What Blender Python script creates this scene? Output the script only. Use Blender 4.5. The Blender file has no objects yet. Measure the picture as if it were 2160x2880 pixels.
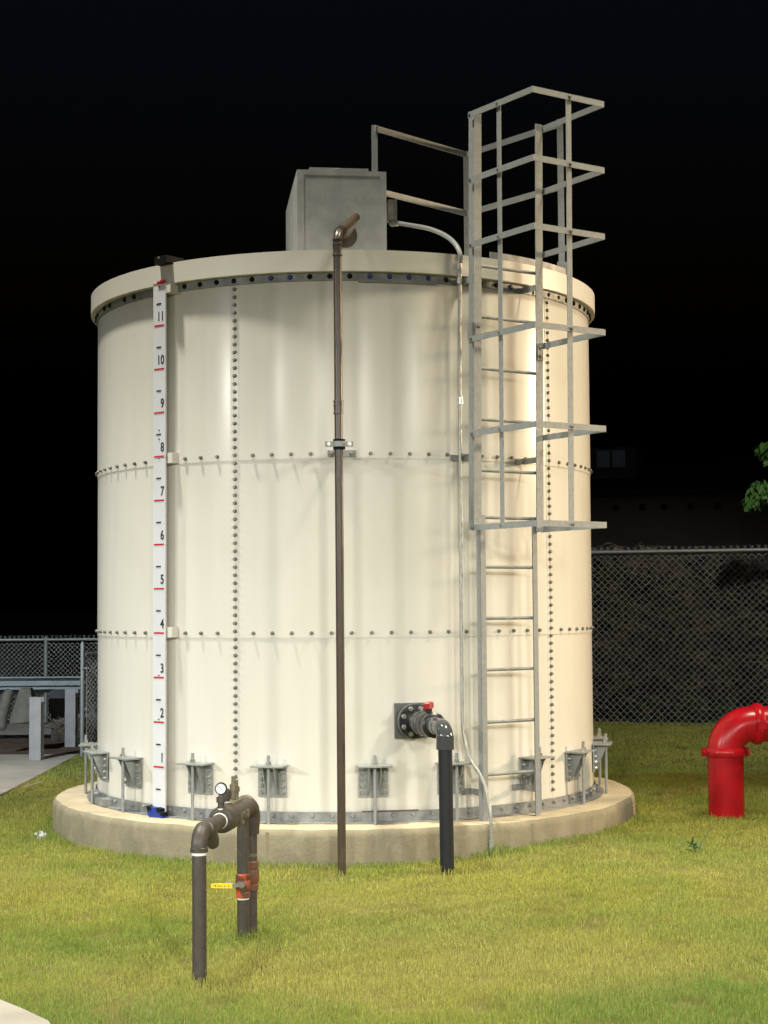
import bpy, bmesh, math, random
import numpy as np
from mathutils import Vector, Matrix, noise as mnoise

random.seed(7); rng = np.random.default_rng(11)
sc = bpy.context.scene
COL = sc.collection
R_ = math.radians

# ------------------------------------------------------------------ camera
CAM_F, CAM_P, CAM_R, CAM_Y, CAM_D, CAM_H = 4509.9, 0.0581, -0.0069, 0.0244, 12.6245, 1.3992
cd = bpy.data.cameras.new('camera'); cam = bpy.data.objects.new('camera', cd); COL.objects.link(cam)
cd.sensor_fit = 'VERTICAL'; cd.sensor_height = 24.0; cd.lens = CAM_F / 2880.0 * 24.0
cd.clip_start = 0.1; cd.clip_end = 2000.0
fw = Vector((math.sin(CAM_Y), math.cos(CAM_Y), 0)); rt = Vector((math.cos(CAM_Y), -math.sin(CAM_Y), 0)); up = Vector((0, 0, 1))
f2 = fw * math.cos(CAM_P) + up * math.sin(CAM_P); u2 = up * math.cos(CAM_P) - fw * math.sin(CAM_P)
r3 = rt * math.cos(CAM_R) + u2 * math.sin(CAM_R); u3 = u2 * math.cos(CAM_R) - rt * math.sin(CAM_R)
mw = Matrix(((r3.x, u3.x, -f2.x, 0), (r3.y, u3.y, -f2.y, -CAM_D), (r3.z, u3.z, -f2.z, CAM_H), (0, 0, 0, 1)))
cam.matrix_world = mw
sc.camera = cam

# ------------------------------------------------------------------ night sky and moonlight
wd = bpy.data.worlds.new('World'); sc.world = wd; wd.use_nodes = True
nt = wd.node_tree; nt.nodes.clear()
sky = nt.nodes.new('ShaderNodeTexSky'); sky.sky_type = 'NISHITA'; sky.sun_disc = False
sky.sun_elevation = R_(-4.0); sky.sun_rotation = R_(180); sky.altitude = 50
bg = nt.nodes.new('ShaderNodeBackground'); bg.inputs['Strength'].default_value = 0.11
ow = nt.nodes.new('ShaderNodeOutputWorld')
hs_ = nt.nodes.new('ShaderNodeMix'); hs_.data_type = 'RGBA'; hs_.blend_type = 'MULTIPLY'; hs_.inputs['Factor'].default_value = 1.0; hs_.inputs['B'].default_value = (1.0, 1.45, 2.2, 1)
nt.links.new(sky.outputs[0], hs_.inputs['A']); nt.links.new(hs_.outputs['Result'], bg.inputs[0]); nt.links.new(bg.outputs[0], ow.inputs[0])
ml = bpy.data.lights.new('moon', 'SUN'); ml.energy = 0.004; ml.angle = R_(0.5); ml.color = (0.8, 0.88, 1)
mo = bpy.data.objects.new('moon', ml); mo.rotation_euler = (R_(50), 0, R_(-30)); COL.objects.link(mo)

# ------------------------------------------------------------------ floodlights of the yard, and added fill spots (all stand outside the view)
def flood(name, loc, aim, power, color, cone, blend, size):
    l = bpy.data.lights.new(name, 'SPOT'); l.energy = power; l.color = color
    l.spot_size = R_(cone); l.spot_blend = blend; l.shadow_soft_size = size
    o = bpy.data.objects.new(name, l); COL.objects.link(o); o.location = loc
    o.rotation_euler = (Vector(aim) - Vector(loc)).to_track_quat('-Z', 'Y').to_euler()
    return o
WARMW = (1.0, 0.97, 0.87)
def azp(az, d, z): return (d * math.sin(R_(az)), -d * math.cos(R_(az)), z)
flood('flood_row', azp(29, 18.5, 5.2), (1.5, -6.2, -0.3), 3800, WARMW, 43, 1.0, 0.45)
flood('flood_row', azp(8.5, 18.5, 5.2), (0.5, -6.3, -0.3), 3800, WARMW, 43, 1.0, 0.45)
flood('flood_row', azp(-9.3, 18.5, 5.2), (-0.6, -6.3, -0.3), 2800, WARMW, 43, 1.0, 0.45)
flood('flood_row', azp(-27, 18.5, 5.2), (-1.5, -6.0, -0.3), 2600, (0.98, 1.0, 0.94), 43, 1.0, 0.32)
flood('flood_row', azp(-50, 18.5, 5.2), (-2.6, -5.0, -0.3), 4700, (0.98, 1.0, 0.95), 43, 1.0, 0.32)  # no lamp known here; added beyond the row to light the left wall
flood('flood_pole', (-3.4, -2.5, 13.0), (-0.9, -3.8, -0.3), 8800, (1.0, 0.95, 0.80), 64, 1.0, 0.3)
flood('flood_pole', (4.7, -4.0, 11.0), (1.9, -4.2, -0.3), 6000, (1.0, 0.91, 0.68), 62, 1.0, 0.7)
flood('flood_pole', azp(92.5, 18.5, 5.2), (1.6, -0.2, 2.2), 13000, (1.0, 0.74, 0.46), 32, 1.0, 0.8)
flood('flood_pole', azp(-88, 15.0, 10.5), (-3.0, 0.8, 0.0), 6400, (0.93, 0.98, 0.97), 34, 0.9, 0.4)
flood('fill_back', (2.8, -9.0, 7.0), (4.6, 8.0, 1.0), 5200, (1.0, 0.96, 0.86), 30, 1.0, 0.25)  # added fill, no such lamp known; brightens the fence and back right
flood('fill_back', (-6.3, -5.0, 7.0), (-3.9, 8.0, 0.0), 5600, (0.86, 0.95, 1.0), 46, 1.0, 0.25)  # added cool fill for the bluish left background, its place made up

sc.view_settings.view_transform = 'Standard'; sc.view_settings.look = 'None'
sc.view_settings.exposure = 0.0; sc.view_settings.gamma = 1.0
sc.render.engine = 'CYCLES'
sc.cycles.use_denoising = True
sc.cycles.max_bounces = 6; sc.cycles.transparent_max_bounces = 8
sc.cycles.sample_clamp_indirect = 4.0

# ------------------------------------------------------------------ materials
def nd(t, typ, **kw):
    n = t.nodes.new(typ)
    for k, v in kw.items(): setattr(n, k, v)
    return n
def mat(name, c1, c2=None, rough=0.5, metal=0.0, scale=8.0, detail=4.0, bump=0.0, bscale=60.0, rvar=0.0, spec=0.5,
        stain=None, stain_scale=3.0, stain_amt=0.5, stretch=None, coat=0.0, lo=0.35, hi=0.65):
    m = bpy.data.materials.new(name); m.use_nodes = True; t = m.node_tree
    p = t.nodes['Principled BSDF']
    p.inputs['Roughness'].default_value = rough; p.inputs['Metallic'].default_value = metal
    p.inputs['Specular IOR Level'].default_value = spec
    if coat: p.inputs['Coat Weight'].default_value = coat; p.inputs['Coat Roughness'].default_value = 0.12
    c2 = c2 or tuple(min(1, v * 0.8) for v in c1)
    g = nd(t, 'ShaderNodeNewGeometry')
    mp = nd(t, 'ShaderNodeMapping')
    if stretch: mp.inputs['Scale'].default_value = stretch
    t.links.new(g.outputs['Position'], mp.inputs['Vector'])
    n1 = nd(t, 'ShaderNodeTexNoise'); n1.inputs['Scale'].default_value = scale; n1.inputs['Detail'].default_value = detail
    t.links.new(mp.outputs[0], n1.inputs['Vector'])
    r = nd(t, 'ShaderNodeValToRGB'); r.color_ramp.elements[0].position = lo; r.color_ramp.elements[1].position = hi
    r.color_ramp.elements[0].color = (*c1, 1); r.color_ramp.elements[1].color = (*c2, 1)
    t.links.new(n1.outputs['Fac'], r.inputs['Fac']); out = r.outputs['Color']
    if stain:
        n2 = nd(t, 'ShaderNodeTexNoise'); n2.inputs['Scale'].default_value = stain_scale; n2.inputs['Detail'].default_value = 6; n2.inputs['Distortion'].default_value = 0.6
        t.links.new(g.outputs['Position'], n2.inputs['Vector'])
        rr = nd(t, 'ShaderNodeValToRGB'); rr.color_ramp.elements[0].position = 0.5; rr.color_ramp.elements[1].position = 0.68
        rr.color_ramp.elements[0].color = (0, 0, 0, 1); rr.color_ramp.elements[1].color = (stain_amt, stain_amt, stain_amt, 1)
        t.links.new(n2.outputs['Fac'], rr.inputs['Fac'])
        mx = nd(t, 'ShaderNodeMix', data_type='RGBA'); mx.inputs['B'].default_value = (*stain, 1)
        t.links.new(rr.outputs['Color'], mx.inputs['Factor']); t.links.new(out, mx.inputs['A']); out = mx.outputs['Result']
    t.links.new(out, p.inputs['Base Color'])
    if rvar:
        ma = nd(t, 'ShaderNodeMath', operation='MULTIPLY_ADD'); ma.inputs[1].default_value = rvar; ma.inputs[2].default_value = rough - rvar * 0.5
        t.links.new(n1.outputs['Fac'], ma.inputs[0]); t.links.new(ma.outputs[0], p.inputs['Roughness'])
    if bump:
        n3 = nd(t, 'ShaderNodeTexNoise'); n3.inputs['Scale'].default_value = bscale; n3.inputs['Detail'].default_value = 5
        t.links.new(g.outputs['Position'], n3.inputs['Vector'])
        b = nd(t, 'ShaderNodeBump'); b.inputs['Strength'].default_value = bump; b.inputs['Distance'].default_value = 0.01
        t.links.new(n3.outputs['Fac'], b.inputs['Height']); t.links.new(b.outputs[0], p.inputs['Normal'])
    return m

M = {}
M['shell'] = mat('tank_enamel', (0.67, 0.652, 0.595), (0.645, 0.627, 0.57), 0.19, scale=9, detail=6, bump=0.006, bscale=4, rvar=0.05, stretch=(1, 1, .06), stain=(0.56, 0.54, 0.475), stain_scale=1.8, stain_amt=.22, spec=.14)
M['rim'] = mat('rim_enamel', (0.685, 0.662, 0.60), (0.65, 0.627, 0.565), 0.38, scale=2)
M['galv'] = mat('galvanised_steel', (0.31, 0.325, 0.33), (0.265, 0.28, 0.285), 0.55, 0.3, scale=28, rvar=.2, bump=.03, bscale=90)
M['galv_dull'] = mat('dull_galvanised_steel', (0.30, 0.31, 0.305), (0.21, 0.22, 0.22), 0.55, 0.35, scale=14, rvar=.2, bump=.03, bscale=60)
M['galv_box'] = mat('sheet_galvanised', (0.37, 0.385, 0.385), (0.29, 0.305, 0.31), 0.5, 0.25, scale=9, detail=6, rvar=.25, bump=.02, bscale=25)
M['bolt'] = mat('bolt_cap', (0.19, 0.18, 0.165), (0.13, 0.125, 0.115), 0.4, 0.3, scale=60)
M['black'] = mat('black_plastic', (0.005, 0.005, 0.006), (0.008, 0.008, 0.008), 0.7, scale=30, spec=.15)
M['bluecap'] = mat('blue_bolt_cap', (0.015, 0.02, 0.16), (0.02, 0.03, 0.2), 0.4, scale=30)
M['bolt_bright'] = mat('bright_zinc_bolt', (0.55, 0.55, 0.52), (0.42, 0.42, 0.40), 0.28, 0.75, scale=50)
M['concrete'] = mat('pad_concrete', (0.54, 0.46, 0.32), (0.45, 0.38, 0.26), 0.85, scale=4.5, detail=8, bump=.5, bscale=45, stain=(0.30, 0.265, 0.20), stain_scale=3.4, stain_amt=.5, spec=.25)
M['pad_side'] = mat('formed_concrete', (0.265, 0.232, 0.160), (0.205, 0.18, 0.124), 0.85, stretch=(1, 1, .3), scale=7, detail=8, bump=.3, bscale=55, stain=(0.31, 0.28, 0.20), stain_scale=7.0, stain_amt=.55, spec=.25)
M['slab'] = mat('slab_concrete', (0.46, 0.42, 0.36), (0.36, 0.33, 0.28), 0.85, scale=3, detail=8, bump=.25, bscale=50, spec=.25)
M['walk'] = mat('walk_concrete', (0.36, 0.335, 0.295), (0.30, 0.28, 0.245), 0.85, scale=3, detail=8, bump=.25, bscale=50, spec=.25)
M['dirt'] = mat('bare_dirt', (0.15, 0.11, 0.08), (0.09, 0.065, 0.05), 0.95, scale=6, detail=8, bump=.6, bscale=30, spec=.1)
M['soil'] = mat('lawn_soil', (0.18, 0.165, 0.055), (0.12, 0.11, 0.038), 0.95, scale=3.5, detail=8, bump=.6, bscale=60, spec=.1)
M['brown'] = mat('brown_pipe_paint', (0.070, 0.050, 0.037), (0.052, 0.037, 0.028), 0.33, scale=12, rvar=.15, bump=.02, stretch=(1, 1, .3), stain=(0.095, 0.072, 0.052), stain_scale=9, stain_amt=.4)
M['iron'] = mat('bronze_brown_fittings', (0.062, 0.050, 0.042), (0.044, 0.036, 0.031), 0.5, scale=22, rvar=.2, bump=.15, bscale=70, stain=(0.09, 0.076, 0.058), stain_scale=16, stain_amt=.5)
M['fitlight'] = mat('worn_brass_fittings', (0.20, 0.175, 0.12), (0.13, 0.115, 0.08), 0.45, .3, scale=40, bump=.15)
M['tape'] = mat('thread_tape', (0.8, 0.8, 0.76), (0.72, 0.72, 0.68), 0.6, scale=60)
M['orange'] = mat('orange_sprayed_valve', (0.15, 0.055, 0.026), (0.10, 0.045, 0.025), 0.5, scale=16, bump=.1, stain=(0.75, 0.085, 0.025), stain_scale=9, stain_amt=.95)
M['rustvalve'] = mat('rust_brown_valve', (0.13, 0.06, 0.032), (0.085, 0.045, 0.028), 0.55, scale=14, bump=.1, stain=(0.30, 0.07, 0.03), stain_scale=9, stain_amt=.5)
M['yellow'] = mat('yellow_vinyl', (0.80, 0.60, 0.03), (0.74, 0.54, 0.02), 0.4, scale=30)
M['pvc'] = mat('dark_pvc', (0.017, 0.019, 0.024), (0.013, 0.0145, 0.019), 0.45, scale=10, spec=.3)
M['pvc_grey'] = mat('grey_pvc', (0.060, 0.064, 0.070), (0.050, 0.054, 0.060), 0.16, scale=10, coat=.4)
M['pvc_black'] = mat('black_pvc', (0.012, 0.013, 0.016), (0.018, 0.019, 0.022), 0.33, scale=30)
M['ringgrey'] = mat('grey_ring', (0.10, 0.10, 0.095), (0.05, 0.05, 0.05), 0.5, scale=60)  # two mottled greys, lighter than the black fittings beside them
M['plategrey'] = mat('grey_backing_plate', (0.115, 0.12, 0.12), (0.09, 0.095, 0.095), 0.5, scale=12)
M['redplastic'] = mat('red_plastic', (0.33, 0.010, 0.013), (0.27, 0.008, 0.01), 0.28, scale=20)
M['red'] = mat('red_pipe_paint', (0.42, 0.006, 0.014), (0.35, 0.005, 0.012), 0.27, scale=7, rvar=.1, bump=.03, bscale=40, stain=(0.25, 0.008, 0.012), stain_scale=7, stain_amt=.5, spec=.3)
M['board'] = mat('white_gauge_board', (0.66, 0.67, 0.71), (0.62, 0.63, 0.67), 0.35, scale=5)
M['redmark'] = mat('red_print', (0.50, 0.012, 0.02), (0.46, 0.012, 0.02), 0.5)
M['blackmark'] = mat('black_print', (0.02, 0.018, 0.02), (0.03, 0.028, 0.028), 0.5)
M['bluetape'] = mat('blue_tape', (0.012, 0.045, 0.30), (0.008, 0.03, 0.22), 0.45, scale=50, bump=.3)
M['dial'] = mat('white_dial', (0.82, 0.84, 0.85), (0.78, 0.8, 0.82), 0.25)
M['emt'] = mat('steel_conduit', (0.38, 0.385, 0.365), (0.30, 0.305, 0.29), 0.42, .45, scale=20, rvar=.1)
M['flexc'] = mat('grey_flexible_conduit', (0.20, 0.205, 0.21), (0.16, 0.165, 0.17), 0.42, scale=40)
M['fence'] = mat('fence_galvanised', (0.34, 0.36, 0.35), (0.27, 0.29, 0.28), 0.5, .35, scale=30)
M['wire'] = mat('fence_wire', (0.56, 0.56, 0.53), (0.46, 0.46, 0.43), 0.6, .1, scale=8)
M['twig'] = mat('dry_twig', (0.30, 0.265, 0.21), (0.16, 0.14, 0.11), 0.9, scale=5, spec=.1)
M['steelpost'] = mat('grey_painted_post', (0.33, 0.33, 0.34), (0.27, 0.27, 0.28), 0.5, scale=6)
M['bluebeam'] = mat('blue_grey_beam', (0.26, 0.31, 0.33), (0.20, 0.245, 0.265), 0.5, scale=6)
M['darkblock'] = mat('dark_bin', (0.05, 0.05, 0.055), (0.035, 0.035, 0.04), 0.6)
M['tarp'] = mat('grey_canvas', (0.13, 0.13, 0.105), (0.09, 0.09, 0.075), 0.8, scale=12, bump=.2)
M['palesheet'] = mat('pale_sheet', (0.30, 0.36, 0.40), (0.25, 0.30, 0.34), 0.5)
M['rubble'] = mat('rubble', (0.28, 0.27, 0.25), (0.20, 0.19, 0.18), 0.9, scale=12, bump=.5)
M['brush'] = mat('brush_litter', (0.10, 0.075, 0.055), (0.06, 0.045, 0.035), 0.95)
M['paper'] = mat('white_paper', (0.80, 0.80, 0.82), (0.7, 0.7, 0.74), 0.7)
M['stick'] = mat('bleached_wood', (0.33, 0.29, 0.17), (0.25, 0.22, 0.13), 0.8)
M['weed'] = mat('weed_leaf', (0.03, 0.10, 0.045), (0.02, 0.07, 0.035), 0.55)
M['thicket'] = mat('shaded_thicket_leaf', (0.009, 0.0085, 0.0065), (0.005, 0.0065, 0.004), 0.8, scale=2.2, spec=.1)  # far darker than real leaves, shade behind the fence put into the colour
M['leaf'] = mat('tree_leaf', (0.05, 0.13, 0.028), (0.075, 0.17, 0.04), 0.42, scale=3)
M['bark'] = mat('bark', (0.10, 0.08, 0.06), (0.06, 0.05, 0.04), 0.9, scale=10, bump=.6)
M['housewall'] = mat('house_wall', (0.17, 0.148, 0.126), (0.14, 0.12, 0.10), 0.9, scale=1)
M['houseroof'] = mat('house_roof', (0.06, 0.022, 0.019), (0.045, 0.018, 0.015), 0.9, scale=3)
M['housewin'] = mat('house_window', (0.62, 0.63, 0.64), (0.54, 0.55, 0.56), 0.15)
M['darkhole'] = mat('dark_vent', (0.02, 0.02, 0.02), (0.015, 0.015, 0.015), 0.9)
M['rust'] = mat('rusty_steel', (0.14, 0.085, 0.06), (0.10, 0.06, 0.045), 0.7, scale=20)

# ------------------------------------------------------------------ mesh helpers
class MB:
    def __init__(s): s.v = []; s.f = []; s.m = []
    def add(s, vs, fs, mi=0):
        o = len(s.v); s.v += [tuple(v) for v in vs]; s.f += [tuple(i + o for i in f) for f in fs]; s.m += [mi] * len(fs); return s
    def box(s, c, size, rot=None, mi=0):
        c = Vector(c); hx, hy, hz = (a * .5 for a in size); rot = rot or Matrix.Identity(3)
        vs = [c + rot @ Vector((x, y, z)) for x in (-hx, hx) for y in (-hy, hy) for z in (-hz, hz)]
        return s.add(vs, [(0, 1, 3, 2), (4, 6, 7, 5), (0, 4, 5, 1), (2, 3, 7, 6), (0, 2, 6, 4), (1, 5, 7, 3)], mi)
    def bar(s, a, b, w, h, upv=(0, 0, 1), mi=0):
        a = Vector(a); b = Vector(b); d = (b - a); L = d.length; d.normalize(); upv = Vector(upv)
        sx = d.cross(upv).normalized(); uz = sx.cross(d).normalized()
        rot = Matrix((sx, d, uz)).transposed()
        return s.box((a + b) / 2, (w, L, h), rot, mi)
    def tube(s, pts, r, n=12, caps=True, mi=0):
        pts = [Vector(p) for p in pts]; rs = r if isinstance(r, (list, tuple)) else [r] * len(pts)
        ds = []
        for i in range(len(pts)):
            d = (pts[min(i + 1, len(pts) - 1)] - pts[max(i - 1, 0)])
            ds.append(d.normalized() if d.length > 1e-9 else (ds[-1] if ds else Vector((0, 0, 1))))
        a = Vector((1, 0, 0)) if abs(ds[0].x) < .9 else Vector((0, 1, 0))
        u = (a - ds[0] * a.dot(ds[0])).normalized(); vs = []; fs = []
        for i, p in enumerate(pts):
            u = (u - ds[i] * u.dot(ds[i])).normalized(); w = ds[i].cross(u)
            for k in range(n):
                t = 2 * math.pi * k / n; vs.append(p + (u * math.cos(t) + w * math.sin(t)) * rs[i])
        for i in range(len(pts) - 1):
            for k in range(n):
                k2 = (k + 1) % n; fs.append((i * n + k, i * n + k2, (i + 1) * n + k2, (i + 1) * n + k))
        if caps: fs.append(tuple(range(n - 1, -1, -1))); o = (len(pts) - 1) * n; fs.append(tuple(range(o, o + n)))
        return s.add(vs, fs, mi)
    def lathe(s, base, axis, prof, n=24, mi=0):
        base = Vector(base); axis = Vector(axis).normalized()
        # duplicate positions allowed, radius per station
        pts = []; rs = []
        a = Vector((1, 0, 0)) if abs(axis.x) < .9 else Vector((0, 1, 0))
        u = (a - axis * a.dot(axis)).normalized(); w = axis.cross(u); vs = []; fs = []
        for (h, r) in prof:
            for k in range(n):
                t = 2 * math.pi * k / n; vs.append(base + axis * h + (u * math.cos(t) + w * math.sin(t)) * r)
        for i in range(len(prof) - 1):
            for k in range(n):
                k2 = (k + 1) % n; fs.append((i * n + k, i * n + k2, (i + 1) * n + k2, (i + 1) * n + k))
        fs.append(tuple(range(n - 1, -1, -1))); o = (len(prof) - 1) * n; fs.append(tuple(range(o, o + n)))
        return s.add(vs, fs, mi)
    def prism(s, poly, off, mi=0):
        n = len(poly); off = Vector(off); a = [Vector(p) for p in poly]; b = [p + off for p in a]
        fs = [tuple(range(n - 1, -1, -1)), tuple(range(n, 2 * n))] + [(i, (i + 1) % n, n + (i + 1) % n, n + i) for i in range(n)]
        return s.add(a + b, fs, mi)
    def mesh(s, name, mats, origin=(0, 0, 0), smooth=35):
        me = bpy.data.meshes.new(name); ox, oy, oz = origin
        me.from_pydata([(x - ox, y - oy, z - oz) for x, y, z in s.v], [], s.f)
        bm = bmesh.new(); bm.from_mesh(me); bmesh.ops.recalc_face_normals(bm, faces=bm.faces); bm.to_mesh(me); bm.free()
        for m in (mats if isinstance(mats, (list, tuple)) else [mats]): me.materials.append(m)
        if isinstance(mats, (list, tuple)) and len(mats) > 1: me.polygons.foreach_set('material_index', s.m)
        if smooth: me.shade_smooth(); me.set_sharp_from_angle(angle=R_(smooth))
        me.update(); return me
def root_of(o):
    while o.parent: o = o.parent
    return o
def part(name, mb, m, parent=None, smooth=35, label=None):
    org = root_of(parent).location if parent else (0, 0, 0)
    me = mb.mesh(name, m, org, smooth); o = bpy.data.objects.new(name, me); COL.objects.link(o)
    if parent: o.parent = parent
    if label: o['label'] = label
    return o
def thing(name, label, cat, loc, group=None):
    o = bpy.data.objects.new(name, None); COL.objects.link(o); o.location = loc; o.empty_display_size = .1
    o['label'] = label; o['category'] = cat
    if group: o['group'] = group
    return o
def tag(o, label=None, cat=None, group=None, kind=None):
    if label: o['label'] = label
    if cat: o['category'] = cat
    if group: o['group'] = group
    if kind: o['kind'] = kind
    return o
def inst(name, me, parent, loc, rot=(0, 0, 0)):
    o = bpy.data.objects.new(name, me); COL.objects.link(o); o.parent = parent
    r = root_of(parent).location; o.location = (loc[0] - r[0], loc[1] - r[1], loc[2] - r[2]); o.rotation_euler = rot
    return o
def fillet(pts, rad, n=7):
    pts = [Vector(p) for p in pts]; out = [pts[0]]
    for i in range(1, len(pts) - 1):
        a = (pts[i - 1] - pts[i]).normalized(); b = (pts[i + 1] - pts[i]).normalized()
        ang = a.angle(b); rr = rad[i - 1] if isinstance(rad, (list, tuple)) else rad
        tl = rr / math.tan(ang / 2); p0 = pts[i] + a * tl; p1 = pts[i] + b * tl
        c = pts[i] + (a + b).normalized() * (rr / math.sin(ang / 2))
        v0 = p0 - c; v1 = p1 - c; tot = v0.angle(v1); ax = v0.cross(v1).normalized()
        for k in range(n + 1): out.append(c + Matrix.Rotation(tot * k / n, 3, ax) @ v0)
    out.append(pts[-1]); return out
def text_mesh(txt, size, name):
    cu = bpy.data.curves.new(name, 'FONT'); cu.body = txt; cu.size = size; cu.extrude = 0.0012; cu.offset = 0.0018; cu.align_x = 'RIGHT'; cu.align_y = 'BOTTOM'
    o = bpy.data.objects.new(name, cu); COL.objects.link(o)
    dg = bpy.context.evaluated_depsgraph_get(); me = bpy.data.meshes.new_from_object(o.evaluated_get(dg))
    bpy.data.objects.remove(o); bpy.data.curves.remove(cu); me.name = name; return me

# ------------------------------------------------------------------ ground
R = 1.9151; ZP = -0.035; PADR = 2.24
def sstep(a, b, x): t = min(1, max(0, (x - a) / (b - a))); return t * t * (3 - 2 * t)
def gz(x, y): return -0.28 + 0.08 * sstep(.2, 1.8, x)
def nz(x, y, s, o=0.0): return mnoise.noise(Vector((x * s + o, y * s - o, o * .7)))
# far terrain sheet reaching the horizon with a finer lawn in the middle
xs = np.concatenate([[-900, -300, -100, -40, -20], np.linspace(-12, 12, 97), [20, 40, 100, 300, 900]])
ys = np.concatenate([[-300, -100, -40, -20], np.linspace(-14, 16, 121), [22, 40, 100, 300, 900]])
mb = MB()
for y in ys:
    for x in xs: mb.v.append((x, y, gz(x, y) + (.012 * nz(x, y, 1.3) if abs(x) < 13 and -15 < y < 17 else 0)))
nx = len(xs)
for j in range(len(ys) - 1):
    for i in range(nx - 1): mb.f.append((j * nx + i, j * nx + i + 1, (j + 1) * nx + i + 1, (j + 1) * nx + i))
mb.m = [0] * len(mb.f)
tag(part('ground', mb, M['soil']), kind='structure')

# concrete slab on the left behind the tank, dirt behind it, a pale road further back, and the walk in the corner
def sheet(name, poly, z, th, m):
    mb = MB(); mb.prism([(x, y, z) for x, y in poly], (0, 0, -th)); o = part(name, mb, m, smooth=0); tag(o, kind='structure'); return o
sheet('concrete_slab', [(-3.10, 1.2), (-3.06, 3.6), (-3.03, 5.78), (-9, 5.95), (-9, 1.2)], -.262, .12, M['slab'])
sheet('dirt_strip', [(-2.95, 5.78), (-2.9, 8.3), (-9, 8.3), (-9, 5.95), (-3.03, 5.79)], -.268, .05, M['dirt'])
sheet('service_road', [(-2.6, 8.3), (-2.6, 10.6), (-12, 10.6), (-12, 8.3)], -.262, .08, M['slab'])
sheet('walkway', [(-1.47, -5.70), (-1.34, -5.865), (-1.20, -6.06), (-.9, -6.9), (-2.8, -6.9), (-2.8, -5.0), (-2.0, -5.2)], -.252, .10, M['walk'])

# ------------------------------------------------------------------ tank foundation
def ringpt(r, th, z): return (r * math.sin(th), -r * math.cos(th), z)
pad = thing('foundation_pad', 'round cast concrete pad with rough edge under the cream tank', 'concrete pad', (0, 0, -.28))
N = 240; mb = MB(); prof = [(0.0, -.45), (0, -.20), (0, -.085), (-.004, -.055), (-.022, -.038)]
rows = []
for (dr, z) in prof:
    row = []
    for k in range(N):
        t = 2 * math.pi * k / N
        rr = PADR + .014 * math.sin(3 * t + 1) + .010 * mnoise.noise(Vector((math.sin(t) * 4, math.cos(t) * 4, 2)))
        e = mnoise.noise(Vector((math.sin(t) * 22, math.cos(t) * 22, z * 3)))
        chip = (.010 * e - .006) if z > -.1 else .003 * e
        row.append(len(mb.v)); zz = z + (.006 * mnoise.noise(Vector((math.sin(t) * 13, math.cos(t) * 13, 5))) if z > -.1 else 0)
        mb.v.append(ringpt(rr + dr + chip, t, zz))
    rows.append(row)
for a, b in zip(rows[:-1], rows[1:]):
    for k in range(N): mb.f.append((a[k], a[(k + 1) % N], b[(k + 1) % N], b[k])); mb.m.append(0)
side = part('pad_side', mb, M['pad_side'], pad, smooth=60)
mb = MB(); rows2 = []
top = rows[-1]
src = [Vector(v) + Vector((0, 0, -.28)) for v in [tuple(x.co) for x in side.data.vertices]]
vb = [src[i] for i in top]
mb.v += [tuple(v) for v in vb]
prev = list(range(N))
for rr in (2.12, 1.95, 1.2):
    row = []
    for k in range(N):
        t = 2 * math.pi * k / N; row.append(len(mb.v)); mb.v.append(ringpt(rr, t, ZP + .003 * mnoise.noise(Vector((rr * math.sin(t) * 3, rr * math.cos(t) * 3, 1)))))
    for k in range(N): mb.f.append((prev[k], prev[(k + 1) % N], row[(k + 1) % N], row[k]))
    prev = row
mb.m = [0] * len(mb.f)
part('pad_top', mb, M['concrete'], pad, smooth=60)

for th in (-13.2, 33.5, -58.0):
    mb = MB(); t = R_(th); rr = PADR + .014 * math.sin(3 * t + 1) + .010 * mnoise.noise(Vector((math.sin(t) * 4, math.cos(t) * 4, 2)))
    vs = []
    for k in range(9):
        z = -.30 + .245 * k / 8; w = .004 + .003 * random.random(); o_ = .002 * random.random()
        vs += [ringpt(rr - .004, t - w, z), ringpt(rr + .005 + o_, t, z), ringpt(rr - .004, t + w, z)]
    mb.add(vs, [f for k in range(8) for f in ((k * 3, k * 3 + 1, k * 3 + 4, k * 3 + 3), (k * 3 + 1, k * 3 + 2, k * 3 + 5, k * 3 + 4))])
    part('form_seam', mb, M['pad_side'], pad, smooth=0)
# ------------------------------------------------------------------ tank
tank = thing('water_tank', 'large cream bolted steel water tank on a round concrete pad', 'water tank', (0, 0, ZP))
TH0 = -22.78
Zrow = [0.013, 1.2178, 2.4167, 3.6150]
def panel(r, t0, t1, z0, z1, th=.004, n=28):
    mb = MB(); vo = []; vi = []
    for k in range(n + 1):
        t = R_(t0 + (t1 - t0) * k / n)
        vo.append((len(mb.v), len(mb.v) + 1)); mb.v += [ringpt(r, t, z0), ringpt(r, t, z1)]
        vi.append((len(mb.v), len(mb.v) + 1)); mb.v += [ringpt(r - th, t, z0), ringpt(r - th, t, z1)]
    for k in range(n):
        a, b = vo[k], vo[k + 1]; c, d = vi[k], vi[k + 1]
        mb.f += [(a[0], b[0], b[1], a[1]), (c[0], c[1], d[1], d[0]), (a[0], c[0], d[0], b[0]), (a[1], b[1], d[1], c[1])]
    mb.f += [(vo[0][0], vo[0][1], vi[0][1], vi[0][0]), (vo[n][0], vi[n][0], vi[n][1], vo[n][1])]
    mb.m = [0] * len(mb.f); return mb
for c in range(3):
    z0 = (ZP + .01 if c == 0 else Zrow[c] - .032); z1 = Zrow[c + 1] + (.03 if c < 2 else .10)
    for s in range(5):
        a = TH0 + 72 * s
        part('shell_sheet', panel(R + .0035 * c + (.002 if s % 2 else 0), a - 1.0, a + 72 + .85, z0, z1), M['shell'], tank, smooth=30)
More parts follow.
